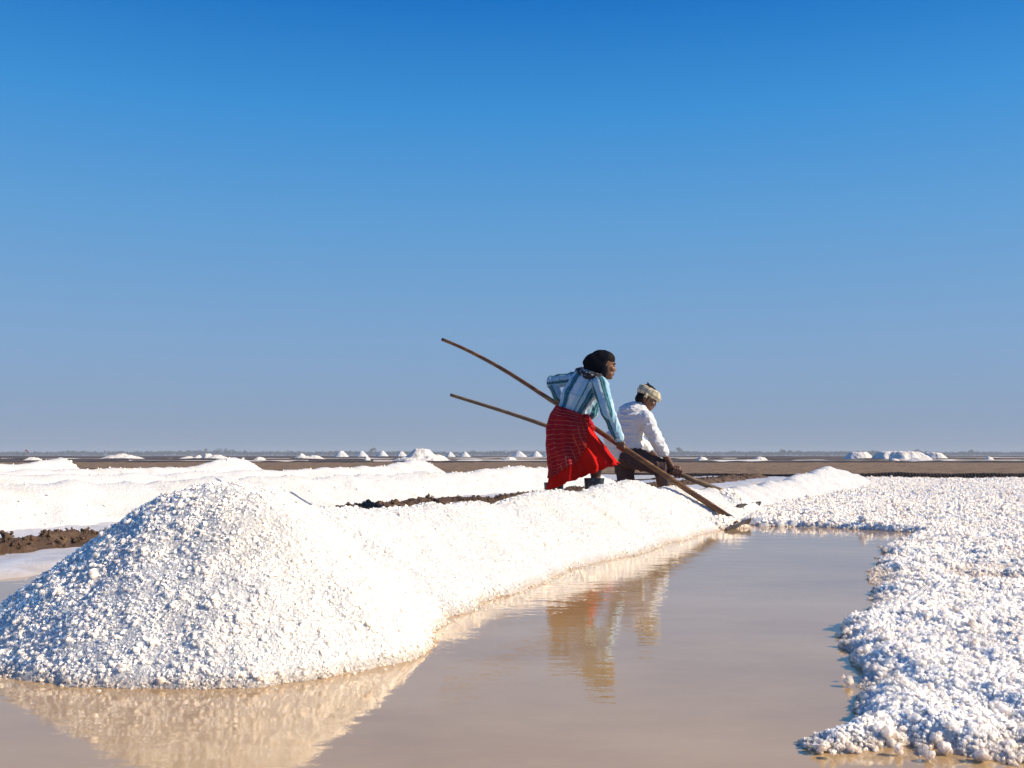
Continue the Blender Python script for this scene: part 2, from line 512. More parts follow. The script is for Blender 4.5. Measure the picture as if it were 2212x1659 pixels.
def sample_surface(fn, x0, x1, y0, y1, dens, ok):
    n = int((x1 - x0) * (y1 - y0) * dens)
    x = RNG.uniform(x0, x1, n); y = RNG.uniform(y0, y1, n)
    k = ok(x, y); x, y = x[k], y[k]
    return np.stack([x, y, fn(x, y)], 1)
def in_view(x, y, margin=0.07):
    return np.abs(x) < (0.514 + margin) * y + 0.25
pts, scl = [], []
for (ya, yb, dens, s0, sg) in ((2.1, 4.0, 22000, 0.0038, 0.25), (2.1, 4.2, 10000, 0.0062, 0.34), (2.1, 4.0, 1800, 0.0095, 0.25), (4.2, 6.2, 4200, 0.0068, 0.36), (6.2, 9.5, 1500, 0.0085, 0.35), (9.5, 21, 300, 0.011, 0.3)):
    q = sample_surface(near_salt, -2.3, 9.0, ya, yb, dens, lambda x, y: in_view(x, y) & (near_salt(x, y) > -0.006))
    s = np.clip(s0 * np.exp(RNG.normal(0, sg, len(q))), 0.004, 0.030)
    q[:, 2] += s * RNG.uniform(-0.8, 0.0, len(q)) + 0.001
    pts.append(q); scl.append(s)
x_ = RNG.uniform(-2.2, 2.0, 90000); y_ = RNG.uniform(2.2, 8.5, 90000)          # crumbs lying in the shallows along the foot
z_ = near_salt(x_, y_); k_ = (z_ < 0.0) & (z_ > -0.05) & (RNG.random(len(z_)) < 0.30 * np.exp(z_ / 0.018)) & in_view(x_, y_)
pts.append(np.stack([x_[k_], y_[k_], np.full(k_.sum(), 0.0)], 1)); scl.append(np.clip(0.0042 * np.exp(RNG.normal(0, 0.4, k_.sum())), 0.002, 0.012))
pts = np.concatenate(pts)
scatter('salt_clumps', pts, np.concatenate(scl), ridge, nrm=macro_normal(near_salt, pts))

# the ridges behind it
labels_ = ['second salt ridge, beyond the mud bank behind the nearest ridge', 'third salt ridge, ending in a heap before the big far mound',
           'fourth salt ridge back, ending in a heap in front of the dry mud', 'farthest salt ridge, its end heap near the left edge']
views_ = [[(-900, 1062), (-400, 1056), (0, 1049), (200, 1045), (400, 1041), (600, 1033), (760, 1027), (900, 1024), (1010, 1020), (1100, 1014), (1180, 1010), (1260, 1014), (1330, 1030)],
          [(-900, 1038), (-300, 1032), (0, 1028), (200, 1026), (400, 1024), (600, 1018), (750, 1012), (830, 1008), (870, 1000), (902, 991), (915, 993), (938, 1010), (950, 1022)],
          [(-900, 1026), (-300, 1020), (0, 1018), (200, 1014), (400, 1010), (440, 1004), (480, 995), (512, 989), (530, 993), (552, 1010), (566, 1020)],
          [(-900, 1016), (-300, 1010), (0, 1005), (60, 1003), (100, 994), (128, 988), (140, 992), (156, 1006), (166, 1016)]]
for k_, (lab, vw) in enumerate(zip(labels_, views_)):
    ob = (k_ + 1) * 4.45
    oc = ob + 0.5
    prof = crest_from_view(vw, oc)
    prof = [(u, min(max(h, 0.06), 0.62)) for u, h in prof[:-1]] + [(prof[-1][0], 0.0), (prof[-1][0] + 0.8, -0.25)]
    un = prof[0][0]
    uu = np.arange(max(un, -9.0), prof[-1][0], 0.07 + 0.02 * k_)
    OO, UU = np.meshgrid(np.arange(ob - 0.55, ob + 1.6, 0.035 + 0.012 * k_), uu)
    X_, Y_ = uo_to_xy(UU, OO)
    Z_ = ridge_height(UU, OO, prof, oc, 0.60) + 0.020 * fbm(X_ * 3.0, Y_ * 3.0, oct=4, seed=33 + k_) + fine(X_, Y_, 0.016, 0.07)
    rd = tag(grid_obj('salt_ridge', X_, Y_, Z_, M_SALT_RIDGE, keep=(Z_ > -0.03) & (Y_ > 3.0)), lab, 'salt ridge', 'salt ridges')
    kk = [(X_[i, j], Y_[i, j], Z_[i, j]) for i, j in zip(*np.where((Z_ > 0.0) & (RNG.random(Z_.shape) < (0.22 if k_ == 0 else 0.10)) & in_view(X_, Y_)))]
    if kk:
        kk = np.array(kk) + RNG.uniform(-0.02, 0.02, (len(kk), 3)) * np.array([1, 1, 0.2])
        scatter('salt_clumps', kk, (0.009 + 0.004 * k_) * np.exp(RNG.normal(0, 0.4, len(kk))), rd)

# ------------------------------------------------------------------ crust and mud bank between the first two ridges
def strip(name, o0, o1, u0, u1, zf, mat, du, do, keep=None, parent=None):
    OO, UU = np.meshgrid(np.arange(o0, o1, do), np.arange(u0, u1, du))
    X_, Y_ = uo_to_xy(UU, OO)
    Z_ = zf(X_, Y_, UU, OO)
    return grid_obj(name, X_, Y_, Z_, mat, parent, keep=(Y_ < edge_y(X_) - 0.1) & (Y_ > 2.5) & (np.ones_like(X_, bool) if keep is None else keep(X_, Y_, UU, OO, Z_)))
def crust_z(x, y, u, o):
    edge = 2.15 + 0.14 * fbm(u * 1.1, u * 0, oct=3, seed=51)
    return np.minimum(0.16 * (o - edge), 0.028) + 0.010 * fbm(x * 5, y * 5, oct=3, seed=52) + 0.008 * domes(x, y, 0.06, 53)
tag(strip('salt_crust', 1.7, 4.6, -7, 22, crust_z, M_SALT_WET, 0.07, 0.045, keep=lambda x, y, u, o, z: z > -0.02), kind='structure')
for k_ in range(1, 4):
    tag(strip('salt_crust', 4.45 * k_ + 0.9, 4.45 * (k_ + 1) + 0.2, -9, 30, lambda x, y, u, o: 0.018 + 0.012 * fbm(x * 4, y * 4, oct=2, seed=55), M_SALT_WET, 0.25, 0.2), kind='structure')
def bank_z(x, y, u, o):
    oc = 3.12 + 0.10 * vnoise(u * 0.7, u * 0, seed=61)
    h = 0.085 + 0.022 * vnoise(u * 1.6, u * 0, seed=62)
    return h + 0.03 - np.sqrt(0.0009 + (0.42 * (o - oc)) ** 2) + 0.042 * (domes(x, y, 0.17, 63) - 0.35) + 0.03 * domes(x, y, 0.07, 64)
bank = tag(link(bpy.data.objects.new('mud_bank', None)), 'low lumpy brown mud bank between the first two salt ridges', 'mud bank')
strip('bank_body', 2.6, 3.7, -7, 21, bank_z, M_BUND, 0.05, 0.03, keep=lambda x, y, u, o, z: z > 0.0, parent=bank)
n_ = 9000
u_ = RNG.uniform(-6, 20, n_); o_ = 3.12 + RNG.normal(0, 0.14, n_)
x_, y_ = uo_to_xy(u_, o_)
k_ = in_view(x_, y_) & (y_ > 3.5) & (y_ < edge_y(x_) - 0.3)
q = np.stack([x_, y_, bank_z(x_, y_, u_, o_)], 1)[k_]
scatter('mud_clods', q, np.clip(0.009 * np.exp(RNG.normal(0, 0.5, len(q))), 0.004, 0.03), bank, NG_MUD, 6)

# ------------------------------------------------------------------ crusted pan on the right
PAN = [G(*p_) for p_ in [(1752, 1607), (1790, 1588), (1850, 1548), (1878, 1500), (1868, 1440), (1838, 1395), (1842, 1350), (1878, 1322), (1886, 1290), (1878, 1245), (1902, 1215), (1908, 1190),
                         (1960, 1168), (1992, 1152), (1900, 1147), (1800, 1141), (1700, 1138), (1640, 1137), (1600, 1128)]]
PAN = [(v.x, v.y) for v in PAN]
for u in (5.5, 8, 12, 16, 17.6):
    PAN.append(uo_to_xy(u, 0.35))
PAN += [(8.3, 24.6), (12, 23.3), (20, 21.0), (30, 17.0), (30, 1.0)]
PAN += [(v.x, v.y) for v in (G(2300, 1652), G(2212, 1648), (G(2100, 1640)), G(2030, 1622), G(1990, 1632), G(1960, 1612), G(1880, 1622), G(1800, 1628))]
PAN = np.array(PAN)
def pan_dist(x, y):
    """Signed distance to the pan's outline, positive inside."""
    x = np.asarray(x); y = np.asarray(y)
    best = np.full(x.shape, 1e9); ins = np.zeros(x.shape, bool)
    for (ax, ay), (bx, by) in zip(PAN, np.roll(PAN, -1, 0)):
        ex, ey = bx - ax, by - ay
        t = np.clip(((x - ax) * ex + (y - ay) * ey) / (ex * ex + ey * ey), 0, 1)
        best = np.minimum(best, (x - ax - t * ex) ** 2 + (y - ay - t * ey) ** 2)
        c_ = ((ay > y) != (by > y)) & (x < ex * (y - ay) / (ey if abs(ey) > 1e-9 else 1e-9) + ax)
        ins ^= c_
    return np.sqrt(best) * np.where(ins, 1, -1)
def pan_base(x, y):
    d = pan_dist(x, y) + (0.030 * fbm(x * 7, y * 7, oct=3, seed=71) + 0.015 * vnoise(x * 31, y * 31, seed=72)) * np.clip(y / 3.0, 0.7, 2.0)
    z = np.where(d < 0.0, d * 1.0, 0.021 * (1 - np.exp(-np.maximum(d, 0) / 0.08)))
    lump = np.clip(d / 0.08, 0, 1)
    z = z + lump * (0.011 * fbm(x * 6, y * 6, oct=3, seed=73) + 0.012 * fbm(x * 1.7, y * 1.7, oct=2, seed=76))
    return z
rows = 1.72 * 1.0062 ** np.arange(0, 428); cols = np.arange(0.06, 0.66, 0.0017)
CC, RR = np.meshgrid(cols, rows)
RX = CC * RR
RX = RX + 0.0
def pan_top(x, y):
    zb = pan_base(x, y)
    return zb + np.clip(zb / 0.02, 0, 1) * (0.006 * domes(x, y, 0.018, 87) + 0.010 * domes(x, y, 0.035, 81) + 0.011 * domes(x, y, 0.085, 83) + np.clip(0.016 - 0.0012 * y, 0.002, 1) * domes(x, y, 0.21, 85))
ZP = pan_top(RX, RR)
pan = tag(grid_obj('salt_pan', RX, RR, ZP, M_SALT, keep=(ZP > -0.03) & (RR < edge_y(RX) + 0.2)), kind='structure')
pts, scl = [], []
for (ya, yb, dens, s0, sg) in ((1.72, 3.0, 22000, 0.0040, 0.28), (1.72, 3.0, 7500, 0.0066, 0.40), (3.0, 5.0, 9500, 0.0065, 0.40), (5.0, 8.0, 2400, 0.0095, 0.38), (8.0, 13.0, 800, 0.0125, 0.35), (13, 24, 220, 0.015, 0.35)):
    q = sample_surface(pan_top, 0.2, 14.0, ya, yb, dens, lambda x, y: in_view(x, y) & (x > 0.07 * y) & (y < edge_y(x)))
    q = q[q[:, 2] > RNG.uniform(-0.012, 0.012, len(q))]
    s = np.clip(s0 * np.exp(RNG.normal(0, sg, len(q))), 0.004, 0.05)
    tuft = 0.5 + 0.5 * vnoise(q[:, 0] * 9, q[:, 1] * 9, seed=88)
    s *= 0.75 + 0.6 * tuft
    q[:, 2] += s * RNG.uniform(-0.55, 0.3, len(q)) + 0.002
    pts.append(q); scl.append(s)
# a few big loose lumps along the near edge
for dx, dy, s in ((1815, 1600, 0.036), (1775, 1612, 0.022), (1850, 1592, 0.026), (1890, 1560, 0.024), (1800, 1622, 0.015), (2040, 1612, 0.03), (2120, 1628, 0.028), (2010, 1628, 0.02), (1940, 1615, 0.018), (2180, 1610, 0.03),
                  (1835, 1470, 0.022), (1860, 1420, 0.026), (1880, 1375, 0.028), (1822, 1460, 0.01), (1786, 1606, 0.018), (1762, 1608, 0.016)):
    v = G(dx, dy, 0.015)
    pts.append(np.array([(v.x, v.y, 0.012)])); scl.append(np.array([s * 0.62]))
pts = np.concatenate(pts)
scatter('salt_clumps', pts, np.concatenate(scl), pan, NG_PAN, nrm=macro_normal(pan_base, pts, 0.05))

# ------------------------------------------------------------------ beyond the pans
M_BANK_DARK = mud_mat('dark_wet_mud', (0.018, 0.010, 0.007), (0.038, 0.022, 0.014), (0.075, 0.045, 0.03), 1.5, 6.0, 0.05, 0.8)
def edge_line(n, x0, x1):
    x = np.linspace(x0, x1, n); y = edge_y(x)
    return x, y
# raked mud lip along the far edge of the right-hand pan
lx, ly = edge_line(3400, 3.2, 15.5)
ls = np.concatenate([[0], np.cumsum(np.hypot(np.diff(lx), np.diff(ly)))])
tooth = 0.5 + 0.5 * np.sign(np.sin(ls * 2 * math.pi / 0.075 + 0.8 * vnoise(ls * 4, ls * 0, seed=90)))
tooth = tooth * np.clip((lx - 6.5) / 2.5, 0.2, 1.0)
wob = 0.05 * vnoise(ls * 0.9, ls * 0, seed=91)
hh = 0.15 + 0.02 * vnoise(ls * 1.7, ls * 0, seed=92)
hh = hh * np.clip((lx - 3.0) / 6.0, 0.5, 1.0)
prof_ = [(-0.16, 0.0, -0.03), (-0.10, 0.55, 0.035), (-0.05, 0.35, 0.75), (0.0, 0.0, 1.0), (0.12, 0.0, 0.9), (0.40, 0.0, -0.2)]
LXS, LYS, LZS = [], [], []
for off, tk, hz in prof_:
    LXS.append(lx); LYS.append(ly + wob + off - 0.10 * tk * tooth); LZS.append(hz * hh + 0.006 * vnoise(ls * 12, ls * 0 + off * 50, seed=93))
lip = grid_obj('mud_bank', np.array(LXS), np.array(LYS), np.array(LZS), M_BANK_DARK)
tag(lip, 'dark raked mud lip with toothed edge behind the crusted white pan', 'mud bank', 'mud banks')

def far_bank(lab, y0, half, h, seed, x0=-0.75, x1=0.75, tilt=0.0):
    k = np.linspace(x0, x1, 700)
    prof_ = [(-1, 0.0), (-0.6, 0.7), (-0.2, 1.0), (0.3, 0.85), (1, 0.0)]
    yy = y0 + tilt * k + half * 0.5 * vnoise(k * 18, k * 0, seed=seed)
    X_ = np.array([k * y0 for _ in prof_]); Y_ = np.array([yy + f * half for f, _ in prof_])
    Z_ = np.array([-0.06 + q_ * (h + 0.06) * (1 + 0.5 * vnoise(k * 70, k * 0, seed=seed + 1)) for _, q_ in prof_])
    return tag(grid_obj('mud_bank', X_, Y_, Z_, M_BANK_DARK), lab, 'mud bank', 'mud banks')
far_bank('long dark mud bank along the back of the dry brown mud flat', 79, 3.0, 0.10, 101)
far_bank('far dark bank behind the thin white salt strip', 132, 4.0, 0.10, 111)
far_bank('farthest dark bank in front of the distant trees', 260, 9.0, 0.16, 121)

def far_pan(y0, y1, seed, z, x0=-0.75, x1=0.75, cut=-0.25):
    k = np.linspace(x0, x1, 900)
    f = np.linspace(0, 1, 7)
    K_, F_ = np.meshgrid(k, f)
    thick = np.clip(0.55 + 0.9 * fbm(K_ * 14, K_ * 0, oct=3, seed=seed), 0.05, 1.2)
    mid = (y0 + y1) / 2 + (y1 - y0) * 0.3 * vnoise(K_ * 5, K_ * 0, seed=seed + 3)
    Y_ = mid + (F_ - 0.5) * (y1 - y0) * thick
    Z_ = z + 0.10 * np.sin(F_ * math.pi) * np.clip(fbm(K_ * 45, K_ * 0, oct=2, seed=seed + 7), 0, 1)
    return tag(grid_obj('far_salt_pan', K_ * Y_, Y_, Z_, M_SALT_FAR, keep=fbm(K_ * 6, K_ * 0, oct=2, seed=seed + 9) > cut), kind='structure')
far_pan(95, 122, 131, 0.0, cut=-0.75)
far_pan(150, 175, 141, 0.0, cut=0.15)
far_pan(205, 235, 151, 0.02, cut=0.1)

# ------------------------------------------------------------------ far heaps of harvested salt
def heap(lab, lobes, Y, mat=M_SALT_FAR, seed=1, depth=1.35, res=46):
    """LOBES: (view x, half width, top row, flat top share) read at depth Y; a frustum with slumped, gullied sides each."""
    sc_ = Y / F_PX * 1024 / 2212
    base_z = -0.05
    L = []
    for dx, hw, top, flat in lobes:
        c = P(dx, top, Y)
        L.append((c.x, hw * sc_, c.z - base_z, flat))
    xa = min(c - w for c, w, h, f in L) * 1.0; xb = max(c + w for c, w, h, f in L)
    wmax = max(w for _, w, _, _ in L)
    cx = (xa + xb) / 2
    root_x = cx
    X_, Y_ = np.meshgrid(np.linspace(xa - 0.1 * wmax, xb + 0.1 * wmax, res * 2), np.linspace(Y - depth * wmax * 1.1, Y + depth * wmax * 1.1, res))
    Z_ = np.full_like(X_, base_z - 0.04)
    for c, w, h, f in L:
        dx, dy = (X_ - c) / w, (Y_ - Y) / (w * depth)
        a = np.arctan2(dy, dx)
        r = np.sqrt(dx * dx + dy * dy) * (1 + 0.10 * vnoise(np.cos(a) * 2.5 + seed, np.sin(a) * 2.5, seed=seed) + 0.025 * vnoise(np.cos(a) * 5, np.sin(a) * 5 + seed, seed=seed + 1))
        t = np.clip((1 - r) / (1 - f), -0.2, 1.0)
        t = np.where(t > 0.85, 0.85 + (t - 0.85) * 0.9, t)
        Z_ = np.maximum(Z_, base_z + h * t)
    Z_ = Z_ + 0.03 * wmax * fbm(X_ / wmax * 6, Y_ / wmax * 6, oct=3, seed=seed + 5) * np.clip((Z_ - base_z) / 0.3, 0, 1)
    o = grid_obj('salt_heap', X_ - root_x, Y_ - Y, Z_ - base_z, mat, keep=Z_ > base_z - 0.03)
    o.location = (root_x, Y, base_z)
    return tag(o, lab, 'salt heap', 'far salt heaps')
heap('low sharp tan salt heap standing alone far off at the left', [(265, 46, 980, 0.06)], 150, seed=3)
heap('low salt heap left of the flat-topped far heap with a tail', [(407, 22, 986, 0.2), (429, 16, 983, 0.1)], 152, seed=4)
heap('flat-topped far salt heap with a long tail to its right', [(449, 16, 980, 0.35), (468, 28, 983, 0.3)], 146, seed=5)
heap('low spreading salt heap with a pointed peak, left of the cone row', [(664, 40, 986, 0.2), (652, 22, 979, 0.02), (678, 26, 984, 0.2)], 138, seed=6)
heap('leftmost white cone in the row before the big mound', [(737, 17, 974, 0.25)], 330, M_SALT_RIDGE, 7, 1.0, 30)
heap('second white cone in the row before the big mound', [(781, 16, 974, 0.15)], 330, M_SALT_RIDGE, 8, 1.0, 30)
heap('third white cone in the row before the big mound', [(825, 16, 974, 0.22)], 330, M_SALT_RIDGE, 9, 1.0, 30)
heap('white cone peeping out behind the left flank of the big mound', [(867, 15, 975, 0.2)], 330, M_SALT_RIDGE, 10, 1.0, 30)
heap('big rounded grey-white salt mound beyond the brown mud flat', [(914, 74, 973, 0.02), (912, 45, 969.5, 0.35), (945, 44, 982, 0.05)], 84, seed=12, res=70)
heap('left of the two small cones right of the big mound', [(972, 12, 976, 0.2)], 330, M_SALT_RIDGE, 13, 1.0, 30)
heap('right of the two small cones right of the big mound', [(1004, 13, 976, 0.2)], 330, M_SALT_RIDGE, 14, 1.0, 30)
heap('leftmost of the three white cones beside the red skirt', [(1121, 18, 974, 0.1)], 330, M_SALT_RIDGE, 15, 1.0, 30)
heap('middle one of the three white cones beside the red skirt', [(1158, 16, 974, 0.1)], 330, M_SALT_RIDGE, 16, 1.0, 30)
heap('white cone touching the edge of the red skirt', [(1184, 15, 975, 0.2)], 330, M_SALT_RIDGE, 17, 1.0, 30)
heap('smaller flat-topped salt heap left of the long one, far right', [(1853, 31, 977, 0.55)], 150, seed=18)
heap('long flat-topped white salt heap far off on the right', [(1910, 26, 976, 0.5), (1945, 44, 975.5, 0.6), (1975, 40, 976, 0.3)], 132, seed=19, res=60)
heap('salt heap leaning out behind the right end of the long one', [(2015, 32, 978, 0.5)], 146, seed=20)
for i_, (dx, hw, top, Y, lab) in enumerate([(70, 18, 987.6, 120, 'thin salt scatter left of the lone tan heap'), (560, 14, 987, 120, 'tiny salt pile beyond the second end heap'), (792, 8, 986.5, 118, 'tiny salt pile under the cone row'),
        (1100, 16, 987, 118, 'low salt pile left of the three cones'), (1515, 13, 986.8, 118, 'low salt pile just right of the crouching man'), (1640, 17, 986.8, 120, 'low salt pile between the man and the flat-topped heaps'),
        (1930, 14, 990.5, 92, 'low left salt pile on the mud before the long heap'), (1985, 34, 989.5, 92, 'low right salt pile on the mud before the long heap'), (2135, 11, 986.6, 122, 'low salt pile near the right edge')]):
    heap(lab, [(dx, hw, top, 0.25), (dx + hw * 0.5, hw * 0.6, top + 0.8, 0.2)], Y, seed=40 + i_, res=22)

# leaning marker stick with a red rag
mk = tag(link(bpy.data.objects.new('marker_flag', None)), 'thin leaning stick with a red rag far off at the left', 'flag')
mb = P(46, 984, 130.0); mt_ = P(55, 972, 130.0)
mk.location = (mb.x, mb.y, -0.05)
M_STICK, nt, b = new_mat('stick_wood'); b.inputs['Base Color'].default_value = (0.25, 0.17, 0.10, 1)
M_RAG, nt, b = new_mat('red_rag'); b.inputs['Base Color'].default_value = (0.40, 0.05, 0.03, 1)
sv, sf = [], []
for t, rr in ((0, 0.035), (0.5, 0.03), (1, 0.022)):
    for a in range(6):
        sv.append((mt_.x * t + mb.x * (1 - t) - mb.x + rr * math.cos(a * 1.047), rr * math.sin(a * 1.047), (mt_.z + 0.05) * t))
for ring in (0, 1):
    for a in range(6): sf.append((ring * 6 + a, ring * 6 + (a + 1) % 6, ring * 6 + 6 + (a + 1) % 6, ring * 6 + 6 + a))
mesh_obj('stick', sv, sf, M_STICK, mk)
tx, tz = mt_.x - mb.x, mt_.z + 0.05
rv = [(tx + i * 0.10 - 0.02, 0.04 * math.sin(i * 1.9), tz + 0.06 - j * 0.16 - 0.05 * i * i * 0.3 + yy) for yy in (0,) for i in range(5) for j in range(2)]
rf = [(i * 2, i * 2 + 1, i * 2 + 3, i * 2 + 2) for i in range(4)]
rag = mesh_obj('rag', rv, rf, M_RAG, mk)
md = rag.modifiers.new('thickness', 'SOLIDIFY'); md.thickness = 0.01

# ------------------------------------------------------------------ distant trees
M_LEAF, nt, b = new_mat('far_foliage')
n1 = noise(nt, 0.15, 3, 0.6, pos(nt))
c = ramp(nt, n1.outputs['Fac'], [(0.3, (0.020, 0.034, 0.022)), (0.6, (0.040, 0.060, 0.034)), (0.8, (0.065, 0.080, 0.045))])
nt.links.new(c.outputs['Color'], b.inputs['Base Color']); b.inputs['Roughness'].default_value = 0.8
M_TRUNK, nt, b = new_mat('far_trunk'); b.inputs['Base Color'].default_value = (0.07, 0.05, 0.035, 1)
def crown_mesh(rg, cx, cy, z0, w, h, n, V, Fc, leaf):
    k = int(rg.integers(3, 6))
    cs = np.stack([rg.normal(0, 0.28 * w, k), rg.normal(0, 0.2 * w, k), z0 + h * rg.uniform(0.35, 0.8, k)], 1)
    rr = rg.uniform(0.22, 0.38, k) * min(w, h)
    j = rg.integers(0, k, n)
    d = rg.normal(size=(n, 3)); d /= np.linalg.norm(d, axis=1, keepdims=True)
    p_ = cs[j] + d * (rr[j] * rg.uniform(0.5, 1.0, n))[:, None] * np.array([1.2, 1.2, 0.9])
    a = rg.normal(size=(n, 3)); a /= np.linalg.norm(a, axis=1, keepdims=True)
    b_ = np.cross(a, d); b_ /= np.linalg.norm(b_, axis=1, keepdims=True) + 1e-6
    sx = np.array([-1, 1, 1, -1])[None, :, None]; sy = np.array([-1, -1, 1, 1])[None, :, None]
    q = p_[:, None] + (a[:, None] * sx + b_[:, None] * sy) * leaf * rg.uniform(0.6, 1.1, (n, 4, 1))
    q = q.reshape(-1, 3) + np.array([cx, cy, 0]); q[:, 2] = np.maximum(q[:, 2], z0 - 0.3)
    i0 = len(V)
    V.extend(map(tuple, q.tolist()))
    Fc.extend((i0 + 4 * i, i0 + 4 * i + 1, i0 + 4 * i + 2, i0 + 4 * i + 3) for i in range(n))
def trunk_mesh(cx, cy, z0, h, r, V, Fc):
    i0 = len(V)
    for z, q_ in ((z0, r), (z0 + h, r * 0.6)):
        for a in range(5): V.append((cx + q_ * math.cos(a * 1.2566), cy + q_ * math.sin(a * 1.2566), z))
    for a in range(5): Fc.append((i0 + a, i0 + (a + 1) % 5, i0 + 5 + (a + 1) % 5, i0 + 5 + a))
rg = np.random.default_rng(5)
V, Fc, TV, TF = [], [], [], []
for i in range(2300):
    k = rg.uniform(-0.68, 0.68); Y = rg.uniform(1180, 1330)
    h = (4.4 + 1.0 * float(vnoise(np.array([k * 14]), np.array([0.3]), seed=3)[0]) + 0.8 * float(vnoise(np.array([k * 50]), np.array([0.7]), seed=4)[0])) * rg.uniform(0.7, 1.2)
    w = h * rg.uniform(1.4, 2.6)
    crown_mesh(rg, k * Y, Y, -0.2, w, h * 1.15, 34, V, Fc, 0.62)
    trunk_mesh(k * Y, Y, -0.06, h * 0.6, 0.12, TV, TF)
wood = tag(mesh_obj('far_wood', V, Fc, M_LEAF, smooth=False), 'low hazy line of distant trees along the horizon', 'trees', kind='stuff')
tw = mesh_obj('trunks', TV, TF, M_TRUNK, wood); tw['kind'] = 'stuff'
for i_, (dx, top, wd, lab) in enumerate([(436, 968.5, 60, 'broad dark tree clump rising over the far tree line at the left'), (505, 970, 34, 'round far tree behind the second end heap'), (808, 969.5, 40, 'dark far tree behind the cone row'),
                                   (1466, 969, 22, 'small far tree just right of the crouching man'), (1976, 971, 20, 'far tree standing over the long white heap'), (1700, 970.5, 16, 'small far tree left of the flat-topped heaps'),
                                   (2090, 972, 18, 'far tree near the right edge')]):
    Y = 1170.0
    tp = P(dx, top, Y); w = wd * 1024 / 2212 / F_PX * Y
    t = tag(link(bpy.data.objects.new('tree', None)), lab, 'tree', 'distant trees')
    t.location = (tp.x, Y, -0.06)
    V, Fc = [], []
    hgt = tp.z + 0.06
    crown_mesh(rg, 0, 0, hgt * 0.1, w, hgt * 1.05, 240, V, Fc, 0.45)
    mesh_obj('crown', V, Fc, M_LEAF, t, smooth=False)
    V, Fc = [], []
    trunk_mesh(0, 0, 0, hgt * 0.6, 0.16, V, Fc)
    mesh_obj('trunk', V, Fc, M_TRUNK, t)

# ------------------------------------------------------------------ the dusty air
hz = bpy.data.meshes.new('haze')
bm = bmesh.new(); bmesh.ops.create_cube(bm, size=1.0)
bm.to_mesh(hz); bm.free()
haze = link(bpy.data.objects.new('haze', hz))
haze.scale = (3100, 3100, 11.0); haze.location = (0, 0, 4.3)
M_HAZE = bpy.data.materials.new('dusty_air'); M_HAZE.use_nodes = True
nt = M_HAZE.node_tree; nt.nodes.clear()
ho = nt.nodes.new('ShaderNodeOutputMaterial'); hv = nt.nodes.new('ShaderNodeVolumePrincipled')
hv.inputs['Color'].default_value = (0.80, 0.87, 0.98, 1)
hv.inputs['Density'].default_value = 0.00050
hv.inputs['Anisotropy'].default_value = 0.0
nt.links.new(hv.outputs['Volume'], ho.inputs['Volume'])
hz.materials.append(M_HAZE)
tag(haze, 'thin dusty air over the salt flats', 'haze', kind='stuff')

# ------------------------------------------------------------------ figures: tools
def frame_of(axis, ref=Vector((0, 0, 1))):
    a = axis.normalized()
    if abs(a.dot(ref)) > 0.95: ref = Vector((0, 1, 0))
    x = (ref - a * ref.dot(a)).normalized()
    return a, x, a.cross(x)
def cap_into(bm, p0, p1, r0, r1, seg=20, sq=1.0, ref=Vector((0, 1, 0))):
    """Closed tapered capsule; SQ squashes it along the reference direction."""
    p0, p1 = Vector(p0), Vector(p1)
    ax = p1 - p0
    L = ax.length
    a, x, y = frame_of(ax if L > 1e-6 else Vector((0, 0, 1)), ref)
    rings = []
    for k in range(1, 6): rings.append((-r0 * math.cos(k * math.pi / 10), r0 * math.sin(k * math.pi / 10)))
    for k in range(1, 6): rings.append((L * k / 6, r0 + (r1 - r0) * k / 6))
    for k in range(0, 5): rings.append((L + r1 * math.sin(k * math.pi / 10), r1 * math.cos(k * math.pi / 10)))
    prev, first = None, None
    v0 = bm.verts.new(p0 - a * r0)
    for t, r in rings:
        cur = [bm.verts.new(p0 + a * t + (x * math.cos(2 * math.pi * i / seg) * sq + y * math.sin(2 * math.pi * i / seg)) * r) for i in range(seg)]
        for i in range(seg):
            j = (i + 1) % seg
            if prev is None: bm.faces.new((v0, cur[j], cur[i]))
            else: bm.faces.new((prev[i], prev[j], cur[j], cur[i]))
        prev = cur
    v1 = bm.verts.new(p0 + a * (L + r1))
    for i in range(seg): bm.faces.new((prev[i], prev[(i + 1) % seg], v1))
def ell_into(bm, c, axes):
    c = Vector(c)
    g = bmesh.ops.create_icosphere(bm, subdivisions=3, radius=1.0)
    for v in g['verts']:
        q = v.co.copy()
        v.co = c + axes[0] * q.x + axes[1] * q.y + axes[2] * q.z
    if axes[0].cross(axes[1]).dot(axes[2]) < 0:
        bmesh.ops.reverse_faces(bm, faces=list({f for v in g['verts'] for f in v.link_faces}))
